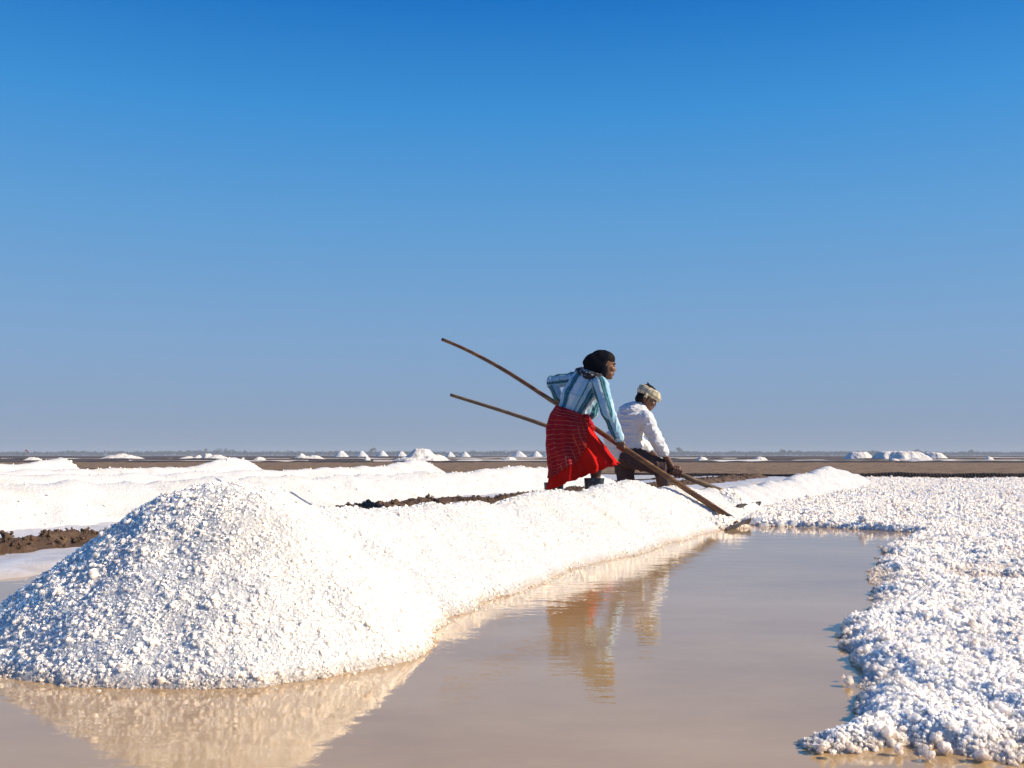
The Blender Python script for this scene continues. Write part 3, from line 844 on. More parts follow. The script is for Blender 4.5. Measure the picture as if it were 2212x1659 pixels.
def blob(name, prims, voxel, mat, parent=None, smooth=3, disp=None, attr=None):
    """One continuous skin grown over overlapping solids."""
    bm = bmesh.new()
    for p_ in prims:
        if p_[0] == 'c': cap_into(bm, *p_[1:])
        else: ell_into(bm, *p_[1:])
    me = bpy.data.meshes.new(name); bm.to_mesh(me); bm.free()
    o = bpy.data.objects.new(name, me); COL.objects.link(o)
    m = o.modifiers.new('r', 'REMESH'); m.mode = 'VOXEL'; m.voxel_size = voxel; m.use_smooth_shade = True
    if smooth:
        s = o.modifiers.new('s', 'SMOOTH'); s.factor = 0.5; s.iterations = smooth
    dg = bpy.context.evaluated_depsgraph_get()
    me2 = bpy.data.meshes.new_from_object(o.evaluated_get(dg))
    bpy.data.objects.remove(o); bpy.data.meshes.remove(me)
    n = len(me2.vertices)
    co = np.empty(n * 3, np.float32); me2.vertices.foreach_get('co', co); co = co.reshape(-1, 3)
    no = np.empty(n * 3, np.float32); me2.vertices.foreach_get('normal', no); no = no.reshape(-1, 3)
    if attr is not None:
        a = me2.attributes.new('cloth', 'FLOAT_VECTOR', 'POINT'); a.data.foreach_set('vector', attr(co).astype(np.float32).reshape(-1))
    if disp is not None:
        co = co + no * disp(co, no)[:, None]
        me2.vertices.foreach_set('co', co.astype(np.float32).reshape(-1))
    me2.polygons.foreach_set('use_smooth', [True] * len(me2.polygons))
    me2.materials.clear(); me2.materials.append(mat); me2.update()
    me2.name = name
    return link(bpy.data.objects.new(name, me2), parent)
def tube(name, path, radii, mat, parent=None, seg=14, lump=0.0, seed=0, caps=True, attr=False):
    """Smooth tapered tube through the path (Catmull-Rom)."""
    path = [Vector(p_) for p_ in path]
    pts, rs = [], []
    n = len(path)
    for i in range(n - 1):
        p0, p1, p2, p3 = path[max(i - 1, 0)], path[i], path[i + 1], path[min(i + 2, n - 1)]
        for k in range(8):
            t = k / 8
            pts.append(0.5 * ((2 * p1) + (p2 - p0) * t + (2 * p0 - 5 * p1 + 4 * p2 - p3) * t * t + (3 * p1 - p0 - 3 * p2 + p3) * t ** 3))
            rs.append(radii[i] + (radii[i + 1] - radii[i]) * t)
    pts.append(path[-1]); rs.append(radii[-1])
    V, Fc = [], []
    rg = np.random.default_rng(seed)
    for i, (p_, r) in enumerate(zip(pts, rs)):
        d = (pts[min(i + 1, len(pts) - 1)] - pts[max(i - 1, 0)])
        a, x, y = frame_of(d, Vector((0, 1, 0)))
        for j in range(seg):
            th = 2 * math.pi * j / seg
            q = r * (1 + lump * rg.normal())
            V.append(p_ + (x * math.cos(th) + y * math.sin(th)) * q)
    for i in range(len(pts) - 1):
        for j in range(seg):
            k = (j + 1) % seg
            Fc.append((i * seg + j, i * seg + k, (i + 1) * seg + k, (i + 1) * seg + j))
    if caps:
        Fc.append(tuple(range(seg - 1, -1, -1))); Fc.append(tuple((len(pts) - 1) * seg + j for j in range(seg)))
    return mesh_obj(name, V, Fc, mat, parent)
def ridged(x, y, z, seed): return 1 - np.abs(vnoise(x, y, z, seed))
def seg_near(co, p0, p1):
    p0, p1 = np.array(p0), np.array(p1)
    d = p1 - p0; L2 = d @ d
    t = np.clip(((co - p0) @ d) / L2, 0, 1)
    q = co - (p0 + t[:, None] * d)
    return np.linalg.norm(q, axis=1), t, q, d / math.sqrt(L2)
def cloth_attr(segs, refs):
    """(around, along, which) for every vertex, measured round the nearest bone."""
    def fn(co):
        best = np.full(len(co), 1e9); out = np.zeros((len(co), 3))
        acc = 0.0
        for k, ((p0, p1, r), ref) in enumerate(zip(segs, refs)):
            d, t, q, a = seg_near(co, p0, p1)
            a_ = Vector(a); _, x, y = frame_of(a_, ref)
            s = np.arctan2(q @ np.array(y), q @ np.array(x)) * r
            L = (Vector(p1) - Vector(p0)).length
            score = d / r
            m_ = score < best
            best = np.where(m_, score, best)
            out[m_] = np.stack([s, t * L, np.full(len(co), float(k))], 1)[m_]
        return out
    return fn

# ------------------------------------------------------------------ figures: materials
def plain(name, col, rough=0.7, var=0.15, scale=25, sheen=0.0):
    m, nt, b = new_mat(name)
    n1 = noise(nt, scale, 4, 0.6, pos(nt))
    c0 = tuple(x * (1 - var) for x in col); c1 = tuple(min(1, x * (1 + var)) for x in col)
    c = ramp(nt, n1.outputs['Fac'], [(0.3, c0), (0.7, c1)])
    nt.links.new(c.outputs['Color'], b.inputs['Base Color'])
    b.inputs['Roughness'].default_value = rough
    b.inputs['Specular IOR Level'].default_value = 0.5 if rough < 0.6 else 0.06
    if sheen: b.inputs['Sheen Weight'].default_value = sheen
    return m
M_SKIN = plain('skin', (0.165, 0.068, 0.032), 0.45, 0.12, 30)
M_SKIN_M = plain('skin_dark', (0.125, 0.052, 0.026), 0.45, 0.12, 30)
M_HAIR = plain('hair', (0.012, 0.010, 0.009), 0.7, 0.3, 90)
M_SCARF = plain('black_scarf', (0.005, 0.006, 0.011), 0.95, 0.3, 20)
M_EYE = plain('eye_white', (0.30, 0.26, 0.23), 0.3, 0.0)
M_IRIS = plain('iris', (0.012, 0.008, 0.006), 0.1, 0.0)
M_LIP = plain('lip', (0.14, 0.045, 0.035), 0.4, 0.1)
M_RED = plain('red_cotton', (0.60, 0.010, 0.006), 0.75, 0.12, 14)
M_WHITE = plain('white_cotton', (0.74, 0.74, 0.73), 0.85, 0.04, 14)
M_TROUSER = plain('brown_trousers', (0.075, 0.048, 0.047), 0.85, 0.2, 18)
M_CUFF = plain('pale_cuff', (0.50, 0.66, 0.70), 0.8, 0.08)
# rubber boots splashed with salt
M_BOOT, nt, b = new_mat('rubber_boot')
n1 = noise(nt, 60, 3, 0.7, pos(nt))
c = ramp(nt, n1.outputs['Fac'], [(0.0, (0.012, 0.017, 0.022)), (0.60, (0.018, 0.024, 0.03)), (0.66, (0.35, 0.38, 0.40)), (1.0, (0.45, 0.47, 0.48))])
nt.links.new(c.outputs['Color'], b.inputs['Base Color']); b.inputs['Roughness'].default_value = 0.4

def frac_of(nt, sock, period, shift=0.0):
    a = nd(nt, 'ShaderNodeMath', operation='MULTIPLY_ADD'); nt.links.new(sock, a.inputs[0]); a.inputs[1].default_value = 1 / period; a.inputs[2].default_value = shift
    f = nd(nt, 'ShaderNodeMath', operation='FRACT'); nt.links.new(a.outputs[0], f.inputs[0])
    return f.outputs[0]
def attr_xyz(nt):
    a = nd(nt, 'ShaderNodeAttribute'); a.attribute_name = 'cloth'
    s = nd(nt, 'ShaderNodeSeparateXYZ'); nt.links.new(a.outputs['Vector'], s.inputs[0])
    return s
def mixc(nt, fac, a, bcol, blend='MIX'):
    m = nd(nt, 'ShaderNodeMix'); m.data_type = 'RGBA'; m.blend_type = blend
    if isinstance(fac, float): m.inputs['Factor'].default_value = fac
    else: nt.links.new(fac, m.inputs['Factor'])
    for k, v in (('A', a), ('B', bcol)):
        if isinstance(v, tuple): m.inputs[k].default_value = (*v, 1)
        else: nt.links.new(v, m.inputs[k])
    return m.outputs['Result']
# pale blue shirt with broad teal stripes
M_SHIRT, nt, b = new_mat('striped_shirt')
at = attr_xyz(nt)
f1 = frac_of(nt, at.outputs['X'], 0.155, 0.37)
W_, Pb, T_, T2 = (0.54, 0.65, 0.71), (0.33, 0.53, 0.66), (0.035, 0.125, 0.165), (0.12, 0.28, 0.33)
r1 = ramp(nt, f1, [(0.0, W_), (0.14, Pb), (0.30, Pb), (0.42, T2), (0.45, T_), (0.54, T_), (0.56, T2), (0.60, T_), (0.72, T_), (0.75, T2), (0.80, T2), (0.82, W_), (1.0, W_)])
r1.color_ramp.interpolation = 'CONSTANT'
f2 = frac_of(nt, at.outputs['Y'], 0.21, 0.2)
r2 = ramp(nt, f2, [(0.0, (0, 0, 0)), (0.86, (0, 0, 0)), (0.88, (1, 1, 1)), (0.93, (0, 0, 0)), (1.0, (0, 0, 0))]); r2.color_ramp.interpolation = 'CONSTANT'
mm = nd(nt, 'ShaderNodeMath', operation='MULTIPLY'); nt.links.new(r2.outputs['Color'], mm.inputs[0]); mm.inputs[1].default_value = 0.35
nt.links.new(mixc(nt, mm.outputs[0], r1.outputs['Color'], T2), b.inputs['Base Color'])
b.inputs['Roughness'].default_value = 0.85; b.inputs['Specular IOR Level'].default_value = 0.08
# maroon wrap with dotted cream and orange lines
M_WRAP, nt, b = new_mat('maroon_wrap')
at = attr_xyz(nt)
nz = noise(nt, 9.0, 3, 0.5, pos(nt))
wy = nd(nt, 'ShaderNodeMath', operation='MULTIPLY_ADD'); nt.links.new(nz.outputs['Fac'], wy.inputs[0]); wy.inputs[1].default_value = 0.08; nt.links.new(at.outputs['Y'], wy.inputs[2])
fy = frac_of(nt, wy.outputs[0], 0.052)
ry = ramp(nt, fy, [(0.0, (0, 0, 0)), (0.84, (0, 0, 0)), (0.86, (1, 1, 1)), (0.97, (0, 0, 0)), (1.0, (0, 0, 0))]); ry.color_ramp.interpolation = 'CONSTANT'
wx = nd(nt, 'ShaderNodeMath', operation='MULTIPLY_ADD'); nt.links.new(nz.outputs['Fac'], wx.inputs[0]); wx.inputs[1].default_value = 0.04; nt.links.new(at.outputs['X'], wx.inputs[2])
fx = frac_of(nt, wx.outputs[0], 0.06)
rx = ramp(nt, fx, [(0.0, (0, 0, 0)), (0.84, (0, 0, 0)), (0.86, (1, 1, 1)), (0.98, (0, 0, 0)), (1.0, (0, 0, 0))]); rx.color_ramp.interpolation = 'CONSTANT'
fz = nd(nt, 'ShaderNodeMath', operation='GREATER_THAN'); nt.links.new(at.outputs['Z'], fz.inputs[0]); fz.inputs[1].default_value = 0.55
mx1 = nd(nt, 'ShaderNodeMath', operation='MULTIPLY'); nt.links.new(rx.outputs['Color'], mx1.inputs[0]); nt.links.new(fz.outputs[0], mx1.inputs[1])
mx2 = nd(nt, 'ShaderNodeMath', operation='MAXIMUM'); nt.links.new(ry.outputs['Color'], mx2.inputs[0]); nt.links.new(mx1.outputs[0], mx2.inputs[1])
dots = noise(nt, 55, 2, 0.6, pos(nt))
dr = ramp(nt, dots.outputs['Fac'], [(0.32, (0.35, 0.35, 0.35)), (0.52, (1, 1, 1))])
mx3 = nd(nt, 'ShaderNodeMath', operation='MULTIPLY'); nt.links.new(mx2.outputs[0], mx3.inputs[0]); nt.links.new(dr.outputs['Color'], mx3.inputs[1])
mx4 = nd(nt, 'ShaderNodeMath', operation='MULTIPLY'); nt.links.new(mx3.outputs[0], mx4.inputs[0]); mx4.inputs[1].default_value = 0.48
lc = ramp(nt, noise(nt, 5, 2, 0.5, pos(nt)).outputs['Fac'], [(0.42, (0.62, 0.42, 0.30)), (0.58, (0.70, 0.22, 0.04))])
base = ramp(nt, noise(nt, 12, 3, 0.5, pos(nt)).outputs['Fac'], [(0.3, (0.29, 0.006, 0.016)), (0.7, (0.42, 0.010, 0.020))])
nt.links.new(mixc(nt, mx4.outputs[0], base.outputs['Color'], lc.outputs['Color']), b.inputs['Base Color'])
b.inputs['Roughness'].default_value = 0.75; b.inputs['Specular IOR Level'].default_value = 0.08
# cream checked turban
M_TURBAN, nt, b = new_mat('checked_cotton')
at = attr_xyz(nt)
fs = []
for ax_, per in (('X', 0.060), ('Y', 0.048)):
    f = frac_of(nt, at.outputs[ax_], per, 0.1)
    r = ramp(nt, f, [(0.0, (0, 0, 0)), (0.62, (0, 0, 0)), (0.64, (1, 1, 1)), (0.73, (0.1, 0.1, 0.1)), (0.82, (1, 1, 1)), (0.90, (0, 0, 0)), (1.0, (0, 0, 0))]); r.color_ramp.interpolation = 'CONSTANT'
    fs.append(r.outputs['Color'])
mx1 = nd(nt, 'ShaderNodeMath', operation='MAXIMUM'); nt.links.new(fs[0], mx1.inputs[0]); nt.links.new(fs[1], mx1.inputs[1])
mx2 = nd(nt, 'ShaderNodeMath', operation='MULTIPLY'); nt.links.new(mx1.outputs[0], mx2.inputs[0]); mx2.inputs[1].default_value = 0.75
nt.links.new(mixc(nt, mx2.outputs[0], (0.66, 0.58, 0.40), (0.10, 0.075, 0.045)), b.inputs['Base Color'])
b.inputs['Roughness'].default_value = 0.85
# printed hem of the head scarf
M_SCARFHEM, nt, b = new_mat('printed_scarf_edge')
n1 = noise(nt, 38, 2, 0.5, pos(nt))
c = ramp(nt, n1.outputs['Fac'], [(0.0, (0.008, 0.010, 0.018)), (0.615, (0.012, 0.014, 0.025)), (0.63, (0.55, 0.56, 0.50)), (0.68, (0.50, 0.50, 0.42)), (0.70, (0.010, 0.012, 0.02))])
nt.links.new(c.outputs['Color'], b.inputs['Base Color']); b.inputs['Roughness'].default_value = 0.8

def wood_mat(name, c0, c1, c2):
    m, nt, b = new_mat(name)
    tc = nd(nt, 'ShaderNodeNewGeometry').outputs['Position']
    n1 = noise(nt, 6.0, 6, 0.65, mapping(nt, tc, (1.0, 1.0, 4.0)))
    c = ramp(nt, n1.outputs['Fac'], [(0.32, c0), (0.52, c1), (0.72, c2)])
    nt.links.new(c.outputs['Color'], b.inputs['Base Color']); b.inputs['Roughness'].default_value = 0.55
    n2 = noise(nt, 80, 3, 0.6, mapping(nt, tc, (1, 1, 0.3)))
    bump(nt, b, n2.outputs['Fac'], 0.5, 0.003)
    return m
M_WOOD = wood_mat('worn_pole_wood', (0.075, 0.030, 0.012), (0.17, 0.075, 0.025), (0.36, 0.19, 0.06))
M_WOOD2 = wood_mat('grey_pole_wood', (0.09, 0.055, 0.028), (0.16, 0.10, 0.05), (0.27, 0.18, 0.09))
M_BOARD = wood_mat('wet_board', (0.022, 0.018, 0.020), (0.045, 0.038, 0.040), (0.09, 0.075, 0.07))

# ------------------------------------------------------------------ figures: heads and hands
def head_prims(c, f, u, s=1.0):
    """Solids of a head; c is the middle of the skull, f where the face looks, u up."""
    f = f.normalized(); r = f.cross(u).normalized(); u = r.cross(f).normalized()
    q = lambda a, b_, d: c + (f * a + r * b_ + u * d) * s
    E = lambda p_, a, b_, d: ('e', p_, (f * (a * s), r * (b_ * s), u * (d * s)))
    pr = [E(q(-0.012, 0, 0.030), 0.098, 0.076, 0.090), E(q(0.022, 0, -0.035), 0.072, 0.062, 0.088),
          E(q(0.056, 0, -0.098), 0.028, 0.026, 0.020), E(q(0.030, 0, -0.085), 0.050, 0.046, 0.034),
          ('c', q(0.086, 0, 0.008), q(0.100, 0, -0.030), 0.0075 * s, 0.0105 * s), E(q(0.093, 0, -0.036), 0.012, 0.016, 0.008),
          E(q(0.082, 0, 0.020), 0.016, 0.050, 0.011), E(q(0.082, 0, -0.064), 0.012, 0.024, 0.007), E(q(0.079, 0, -0.077), 0.012, 0.021, 0.007)]
    for sd in (-1, 1):
        pr += [E(q(0.056, sd * 0.036, -0.028), 0.032, 0.026, 0.028), E(q(-0.005, sd * 0.076, -0.018), 0.019, 0.009, 0.031),
               E(q(0.035, sd * 0.045, -0.075), 0.040, 0.014, 0.028)]
    return pr, q, (f, r, u)
def face_parts(q, fr, s, parent, side):
    """The eye and brow on the seen side, and lips."""
    f, r, u = fr
    for sd in (-1, 1):
        bm = bmesh.new(); ell_into(bm, q(0.078, sd * 0.031, 0.000), (f * 0.008 * s, r * 0.0135 * s, u * 0.0042 * s))
        me = bpy.data.meshes.new('eye'); bm.to_mesh(me); bm.free(); me.materials.append(M_EYE)
        eye = link(bpy.data.objects.new('eye', me), parent)
        bm = bmesh.new(); ell_into(bm, q(0.0835, sd * 0.030, 0.000), (f * 0.0045 * s, r * 0.0065 * s, u * 0.0044 * s))
        me = bpy.data.meshes.new('iris'); bm.to_mesh(me); bm.free(); me.materials.append(M_IRIS)
        link(bpy.data.objects.new('iris', me), eye)
        tube('eyebrow', [q(0.0935, sd * 0.012, 0.019), q(0.088, sd * 0.030, 0.024), q(0.072, sd * 0.050, 0.017)], [0.003 * s, 0.0036 * s, 0.0015 * s], M_HAIR, parent, 8)
    tube('lips', [q(0.074, -0.024, -0.071), q(0.089, -0.008, -0.069), q(0.090, 0.0, -0.070), q(0.089, 0.008, -0.069), q(0.074, 0.024, -0.071)], [0.002 * s, 0.0052 * s, 0.0055 * s, 0.0052 * s, 0.002 * s], M_LIP, parent, 8)
def grip_prims(pp, pd, wrist, pr, thumb_up=1, s=1.0):
    """A fist closed round a pole: pp on the pole's axis, pd the pole's direction, pr its radius."""
    a = pd.normalized()
    w = wrist - pp; w = (w - a * w.dot(a)).normalized()
    t = a.cross(w) * thumb_up
    out = []
    at = lambda ang, rad, al: pp + a * al + (w * math.cos(ang) + t * math.sin(ang)) * rad
    rr = pr + 0.0085 * s
    for i, (ln, rad) in enumerate(((250, 0.0088), (262, 0.0092), (255, 0.0088), (235, 0.0078))):
        al = (-0.036 + 0.0235 * i) * s
        angs = [math.radians(v) for v in (35, 80, 125, 165, 205, ln)]
        prev = None
        for k, an in enumerate(angs):
            cur = at(an, rr + (0.012 if k == 0 else 0.004 if k == 1 else 0.0) * s, al)
            if prev is not None: out.append(('c', prev, cur, rad * s, rad * s * 0.95, 10))
            prev = cur
        kn = at(math.radians(35), rr + 0.012 * s, al)
        out.append(('c', wrist + a * al * 0.5, kn, 0.014 * s, 0.0105 * s, 12))
    # thumb leaves the side of the palm and closes over the other side
    al = -0.046 * s
    th = [wrist + a * al * 0.5, at(math.radians(-30), rr + 0.018 * s, al), at(math.radians(-85), rr + 0.004 * s, al - 0.006 * s), at(math.radians(-140), rr + 0.001 * s, al - 0.004 * s)]
    for (p_, q_), (ra, rb) in zip(zip(th, th[1:]), ((0.014, 0.012), (0.0115, 0.010), (0.010, 0.0085))): out.append(('c', p_, q_, ra * s, rb * s, 12))
    out.append(('c', wrist, pp + w * (rr + 0.016 * s), 0.021 * s, 0.022 * s, 14))
    return out
def on_line(p0, p1, t): return p0 + (p1 - p0) * t

# ------------------------------------------------------------------ the two rakes
def Z1(zx, zy, Y): return P((1900 + zx / 2.765) * 2212 / 3693, (1220 + zy / 2.765) * 2212 / 3693, Y)
def Z2(zx, zy, Y): return P((2180 + zx / 2.765) * 2212 / 3693, (1350 + zy / 2.765) * 2212 / 3693, Y)
def rake(lab, path, radii, mat, blade_c, across, back, w, hgt):
    """Pole, socket and board; ACROSS runs along the board's long edge, BACK points up the pole."""
    root = link(bpy.data.objects.new('wooden_rake', None)); tag(root, lab, 'rake', 'long salt rakes')
    tube('handle', path, radii, mat, root, 14, 0.025, 3)
    ac = across.normalized(); bk = back.normalized(); n = (bk - ac * bk.dot(ac)).normalized(); up = n.cross(ac)
    if up.z < 0: up = -up
    bm = bmesh.new()
    bmesh.ops.create_cube(bm, size=1.0)
    for v in bm.verts: v.co = Vector((v.co.x * w, v.co.y * hgt, v.co.z * 0.022))
    bmesh.ops.bevel(bm, geom=list(bm.edges), offset=0.005, segments=2, affect='EDGES')
    bmesh.ops.subdivide_edges(bm, edges=[e for e in bm.edges if e.calc_length() > 0.1], cuts=8)
    for v in bm.verts:
        x, y, z = v.co
        wv = 0.004 * math.sin(x * 31) + 0.003 * math.sin(x * 77 + 1)
        v.co = blade_c + ac * x + up * (y + wv) + n * z
    me = bpy.data.meshes.new('blade'); bm.to_mesh(me); bm.free(); me.materials.append(M_BOARD)
    bl = link(bpy.data.objects.new('blade', me), root)
    tip = Vector(path[0])
    tube('brace', [blade_c + ac * w * 0.28 + up * hgt * 0.1, on_line(tip, Vector(path[1]), 0.75)], [0.011, 0.010], mat, root, 8)
    tube('brace', [blade_c - ac * w * 0.28 + up * hgt * 0.1, on_line(tip, Vector(path[1]), 0.75)], [0.011, 0.010], mat, root, 8)
    tube('binding', [on_line(tip, Vector(path[1]), 0.6), on_line(tip, Vector(path[1]), 0.8)], [0.033, 0.033], M_BOARD, root, 12)
    return root
B1 = Z2(1225, 1415, 8.30)                                    # lower end of the woman's pole
H1 = Z1(955, 1085, 8.75)
K1 = Z1(300, 655, 9.09)
T1 = P(955, 733, 9.74)
pole1 = [Z2(1320, 1500, 7.92), B1, on_line(B1, H1, 0.55), H1, on_line(H1, K1, 0.5) + Vector((0, 0, 0.004)), K1, P(1090, 800, 9.42), P(1010, 757, 9.62), T1]
rake('long curved brown rake pole held by the woman in the red skirt', pole1, [0.026, 0.026, 0.025, 0.0235, 0.022, 0.021, 0.019, 0.017, 0.016], M_WOOD, Z2(1320, 1525, 7.86) , Vector((0.52, 0.84, 0.08)), H1 - B1, 0.58, 0.08)
B2 = Z2(1215, 1185, 9.75)
H2 = Z2(720, 985, 9.80)
T2_ = P(973, 853, 10.35)
pole2 = [Z2(1400, 1270, 9.55), B2, on_line(B2, H2, 0.5), H2, Z2(200, 800, 10.12), Z1(205, 876, 10.15), P(1080, 886, 10.25), T2_]
rake('second long rake pole, greyer and lower, held by the crouching man', pole2, [0.027, 0.027, 0.026, 0.025, 0.024, 0.021, 0.019, 0.017], M_WOOD2, Z2(1430, 1318, 9.5), Vector((0.66, 0.75, 0.03)), H2 - B2, 0.46, 0.075)

# ------------------------------------------------------------------ the woman
YW = 8.86
woman_body = []
hipc = Z1(440, 830, YW); waist = Z1(450, 730, YW); mid = Z1(515, 600, YW + 0.01); chest = Z1(600, 475, YW + 0.02); neck0 = Z1(660, 400, YW + 0.02)
headc = Z1(772, 268, YW + 0.01)
shR = Z1(728, 468, YW - 0.135); shL = Z1(505, 400, YW + 0.16)
elR = Z1(812, 740, YW - 0.20); wrR = Z1(925, 1015, YW - 0.135)
elL = Z1(250, 432, YW + 0.25)
gripL = on_line(H1, K1, 0.90); wrL = gripL + Vector((-0.03, 0.0, 0.07))
kneeR = Z1(700, 1150, YW - 0.02); ankR = Z1(672, 1600, YW - 0.06)
kneeL = Z1(330, 1230, YW + 0.06); ankL = Z1(262, 1610, YW + 0.08)
GW = -0.03
hp, hq, hfr = head_prims(headc, Vector((1.0, 0.10, -0.10)), Vector((0.10, 0, 1)), 1.04)
woman_body += hp
woman_body += [('c', neck0, headc + Vector((-0.01, 0, -0.05)), 0.052, 0.048), ('c', hipc, waist, 0.125, 0.105), ('c', waist, mid, 0.105, 0.12), ('c', mid, chest, 0.12, 0.125), ('c', chest, neck0, 0.115, 0.055),
               ('c', shR, shL, 0.05, 0.05), ('c', shR, elR, 0.044, 0.036), ('c', elR, wrR, 0.035, 0.026), ('c', shL, elL, 0.042, 0.036), ('c', elL, wrL, 0.034, 0.025),
               ('c', hipc + Vector((0.03, -0.05, -0.04)), kneeR, 0.075, 0.052), ('c', kneeR, ankR, 0.050, 0.036), ('c', on_line(kneeR, ankR, 0.22), on_line(kneeR, ankR, 0.45), 0.055, 0.050),
               ('c', hipc + Vector((-0.05, 0.08, -0.04)), kneeL, 0.085, 0.060), ('c', kneeL, ankL, 0.056, 0.036)]
woman_body += grip_prims(H1, B1 - H1, wrR + Vector((0.004, 0, -0.012)), 0.0235, 1)
woman_body += grip_prims(gripL, K1 - T1, wrL, 0.021, -1)
for an, dr in ((ankR, Vector((0.85, 0.4, 0))), (ankL, Vector((0.8, 0.5, 0)))):
    ft = Vector((an.x, an.y, GW + 0.035))
    woman_body += [('c', an, ft, 0.036, 0.035), ('c', ft - dr * 0.03, ft + dr * 0.15, 0.034, 0.028)]
woman = blob('person', woman_body, 0.0055, M_SKIN, None, 2)
tag(woman, 'woman in black headscarf, striped blue shirt and red skirt pushing a long rake', 'person', 'salt workers')
face_parts(hq, hfr, 1.04, woman, -1)
# hair at the temple
hf, hr_, hu = hfr
bm = bmesh.new(); ell_into(bm, hq(0.002, 0, 0.052), (hf * 0.091, hr_ * 0.079, hu * 0.076)); me = bpy.data.meshes.new('hair'); bm.to_mesh(me); bm.free(); me.materials.append(M_HAIR)
me.polygons.foreach_set('use_smooth', [True] * len(me.polygons)); link(bpy.data.objects.new('hair', me), woman)

def fold(amp, fx, fy, fz, seed, amp2=0.0):
    def fn(co, no):
        d = amp * (ridged(co[:, 0] * fx, co[:, 1] * fy, co[:, 2] * fz, seed) ** 3 - 0.35) + amp * 0.5 * (ridged(co[:, 0] * fx * 2.1 + co[:, 2] * 9, co[:, 1] * fy * 2, co[:, 2] * fz * 1.6, seed + 3) ** 3 - 0.35)
        if amp2: d = d + amp2 * vnoise(co[:, 0] * 60, co[:, 1] * 60, co[:, 2] * 60, seed + 5)
        return d
    return fn
# shirt
sh_pr = [('c', Z1(455, 715, YW), mid, 0.128, 0.158), ('c', mid, chest, 0.158, 0.160), ('c', chest, on_line(chest, neck0, 0.8), 0.152, 0.085),
         ('c', shR, shL, 0.072, 0.070), ('c', chest, shR, 0.12, 0.075), ('c', chest, shL, 0.12, 0.072),
         ('c', Z1(630, 560, YW + 0.02), Z1(648, 745, YW + 0.02), 0.10, 0.050), ('c', Z1(560, 700, YW), Z1(640, 760, YW), 0.07, 0.045),
         ('c', shR, elR, 0.070, 0.060), ('c', elR, on_line(elR, wrR, 0.93), 0.060, 0.042),
         ('c', shL, elL, 0.064, 0.056), ('c', elL, on_line(elL, wrL, 0.80), 0.055, 0.042)]
segs = [(Z1(455, 760, YW), chest, 0.155), (chest, on_line(chest, neck0, 1.0), 0.14), (shR, elR, 0.066), (elR, wrR, 0.054), (shL, elL, 0.062), (elL, wrL, 0.05)]
shirt = blob('shirt', sh_pr, 0.0065, M_SHIRT, woman, 4, fold(0.011, 16, 14, 7, 201, 0.001), cloth_attr(segs, [Vector((0, 1, 0))] * 6))
cuffd = (wrR - elR).normalized()
tube('cuff', [on_line(elR, wrR, 0.86), on_line(elR, wrR, 0.98)], [0.045, 0.046], M_CUFF, woman, 18, 0.03, 8)

# skirt: rings from waist to hem
RINGS = [((300, 672), (592, 786), 0.135), ((246, 755), (630, 868), 0.165), ((206, 900), (684, 962), 0.185), ((202, 1050), (765, 1066), 0.19), ((228, 1180), (846, 1165), 0.185), ((240, 1320), (902, 1238), 0.175), ((206, 1508), (918, 1240), 0.160)]
def skirt_pt(t, th, off=0.0):
    """t 0 waist .. 1 hem, th round the body (0 right, pi/2 nearest the camera, pi left)."""
    k = t * (len(RINGS) - 1); i = min(int(k), len(RINGS) - 2); f = k - i
    f_ = f
    (l0, r0, d0), (l1, r1, d1) = RINGS[i], RINGS[i + 1]
    mixp = lambda a, b_: (a[0] + (b_[0] - a[0]) * f_, a[1] + (b_[1] - a[1]) * f_)
    Lp, Rp, dd = mixp(l0, l1), mixp(r0, r1), d0 + (d1 - d0) * f_
    Lv, Rv = Z1(*Lp, YW), Z1(*Rp, YW)
    c = (Lv + Rv) / 2; ax = (Rv - Lv) / 2
    grow = 0.005 + 0.046 * t ** 1.3
    cs, sn = math.cos(th), math.sin(th)
    fo = grow * (0.55 * math.sin(9 * th + 2.2 * t + 0.5) + 0.35 * math.sin(17 * th + 1.0 - 3 * t) + 0.4 * math.sin(5 * th + 4 * t))
    fo += 0.006 * math.sin(t * 14 + 3 * th) * (1 - t) - grow * 0.5 * (1 - abs(math.sin(6.5 * th + 1.6 * t + 0.8))) ** 3
    radial = Vector((cs, -sn, 0)).normalized()
    p_ = c + ax * cs + Vector((0, -dd * sn, 0)) + radial * (fo * (0.35 + 0.65 * abs(sn)) + off)
    if t > 0.99: p_.z += 0.005 * math.sin(23 * th) + 0.003 * math.sin(41 * th)
    return p_
NT, NS = 64, 128
V, Fc = [], []
for i in range(NT + 1):
    for j in range(NS): V.append(skirt_pt(i / NT, 2 * math.pi * j / NS))
for i in range(NT):
    for j in range(NS):
        k = (j + 1) % NS
        Fc.append((i * NS + j, i * NS + k, (i + 1) * NS + k, (i + 1) * NS + j))
skirt = mesh_obj('skirt', V, Fc, M_RED, woman)
md = skirt.modifiers.new('thickness', 'SOLIDIFY'); md.thickness = 0.004; md.offset = -1
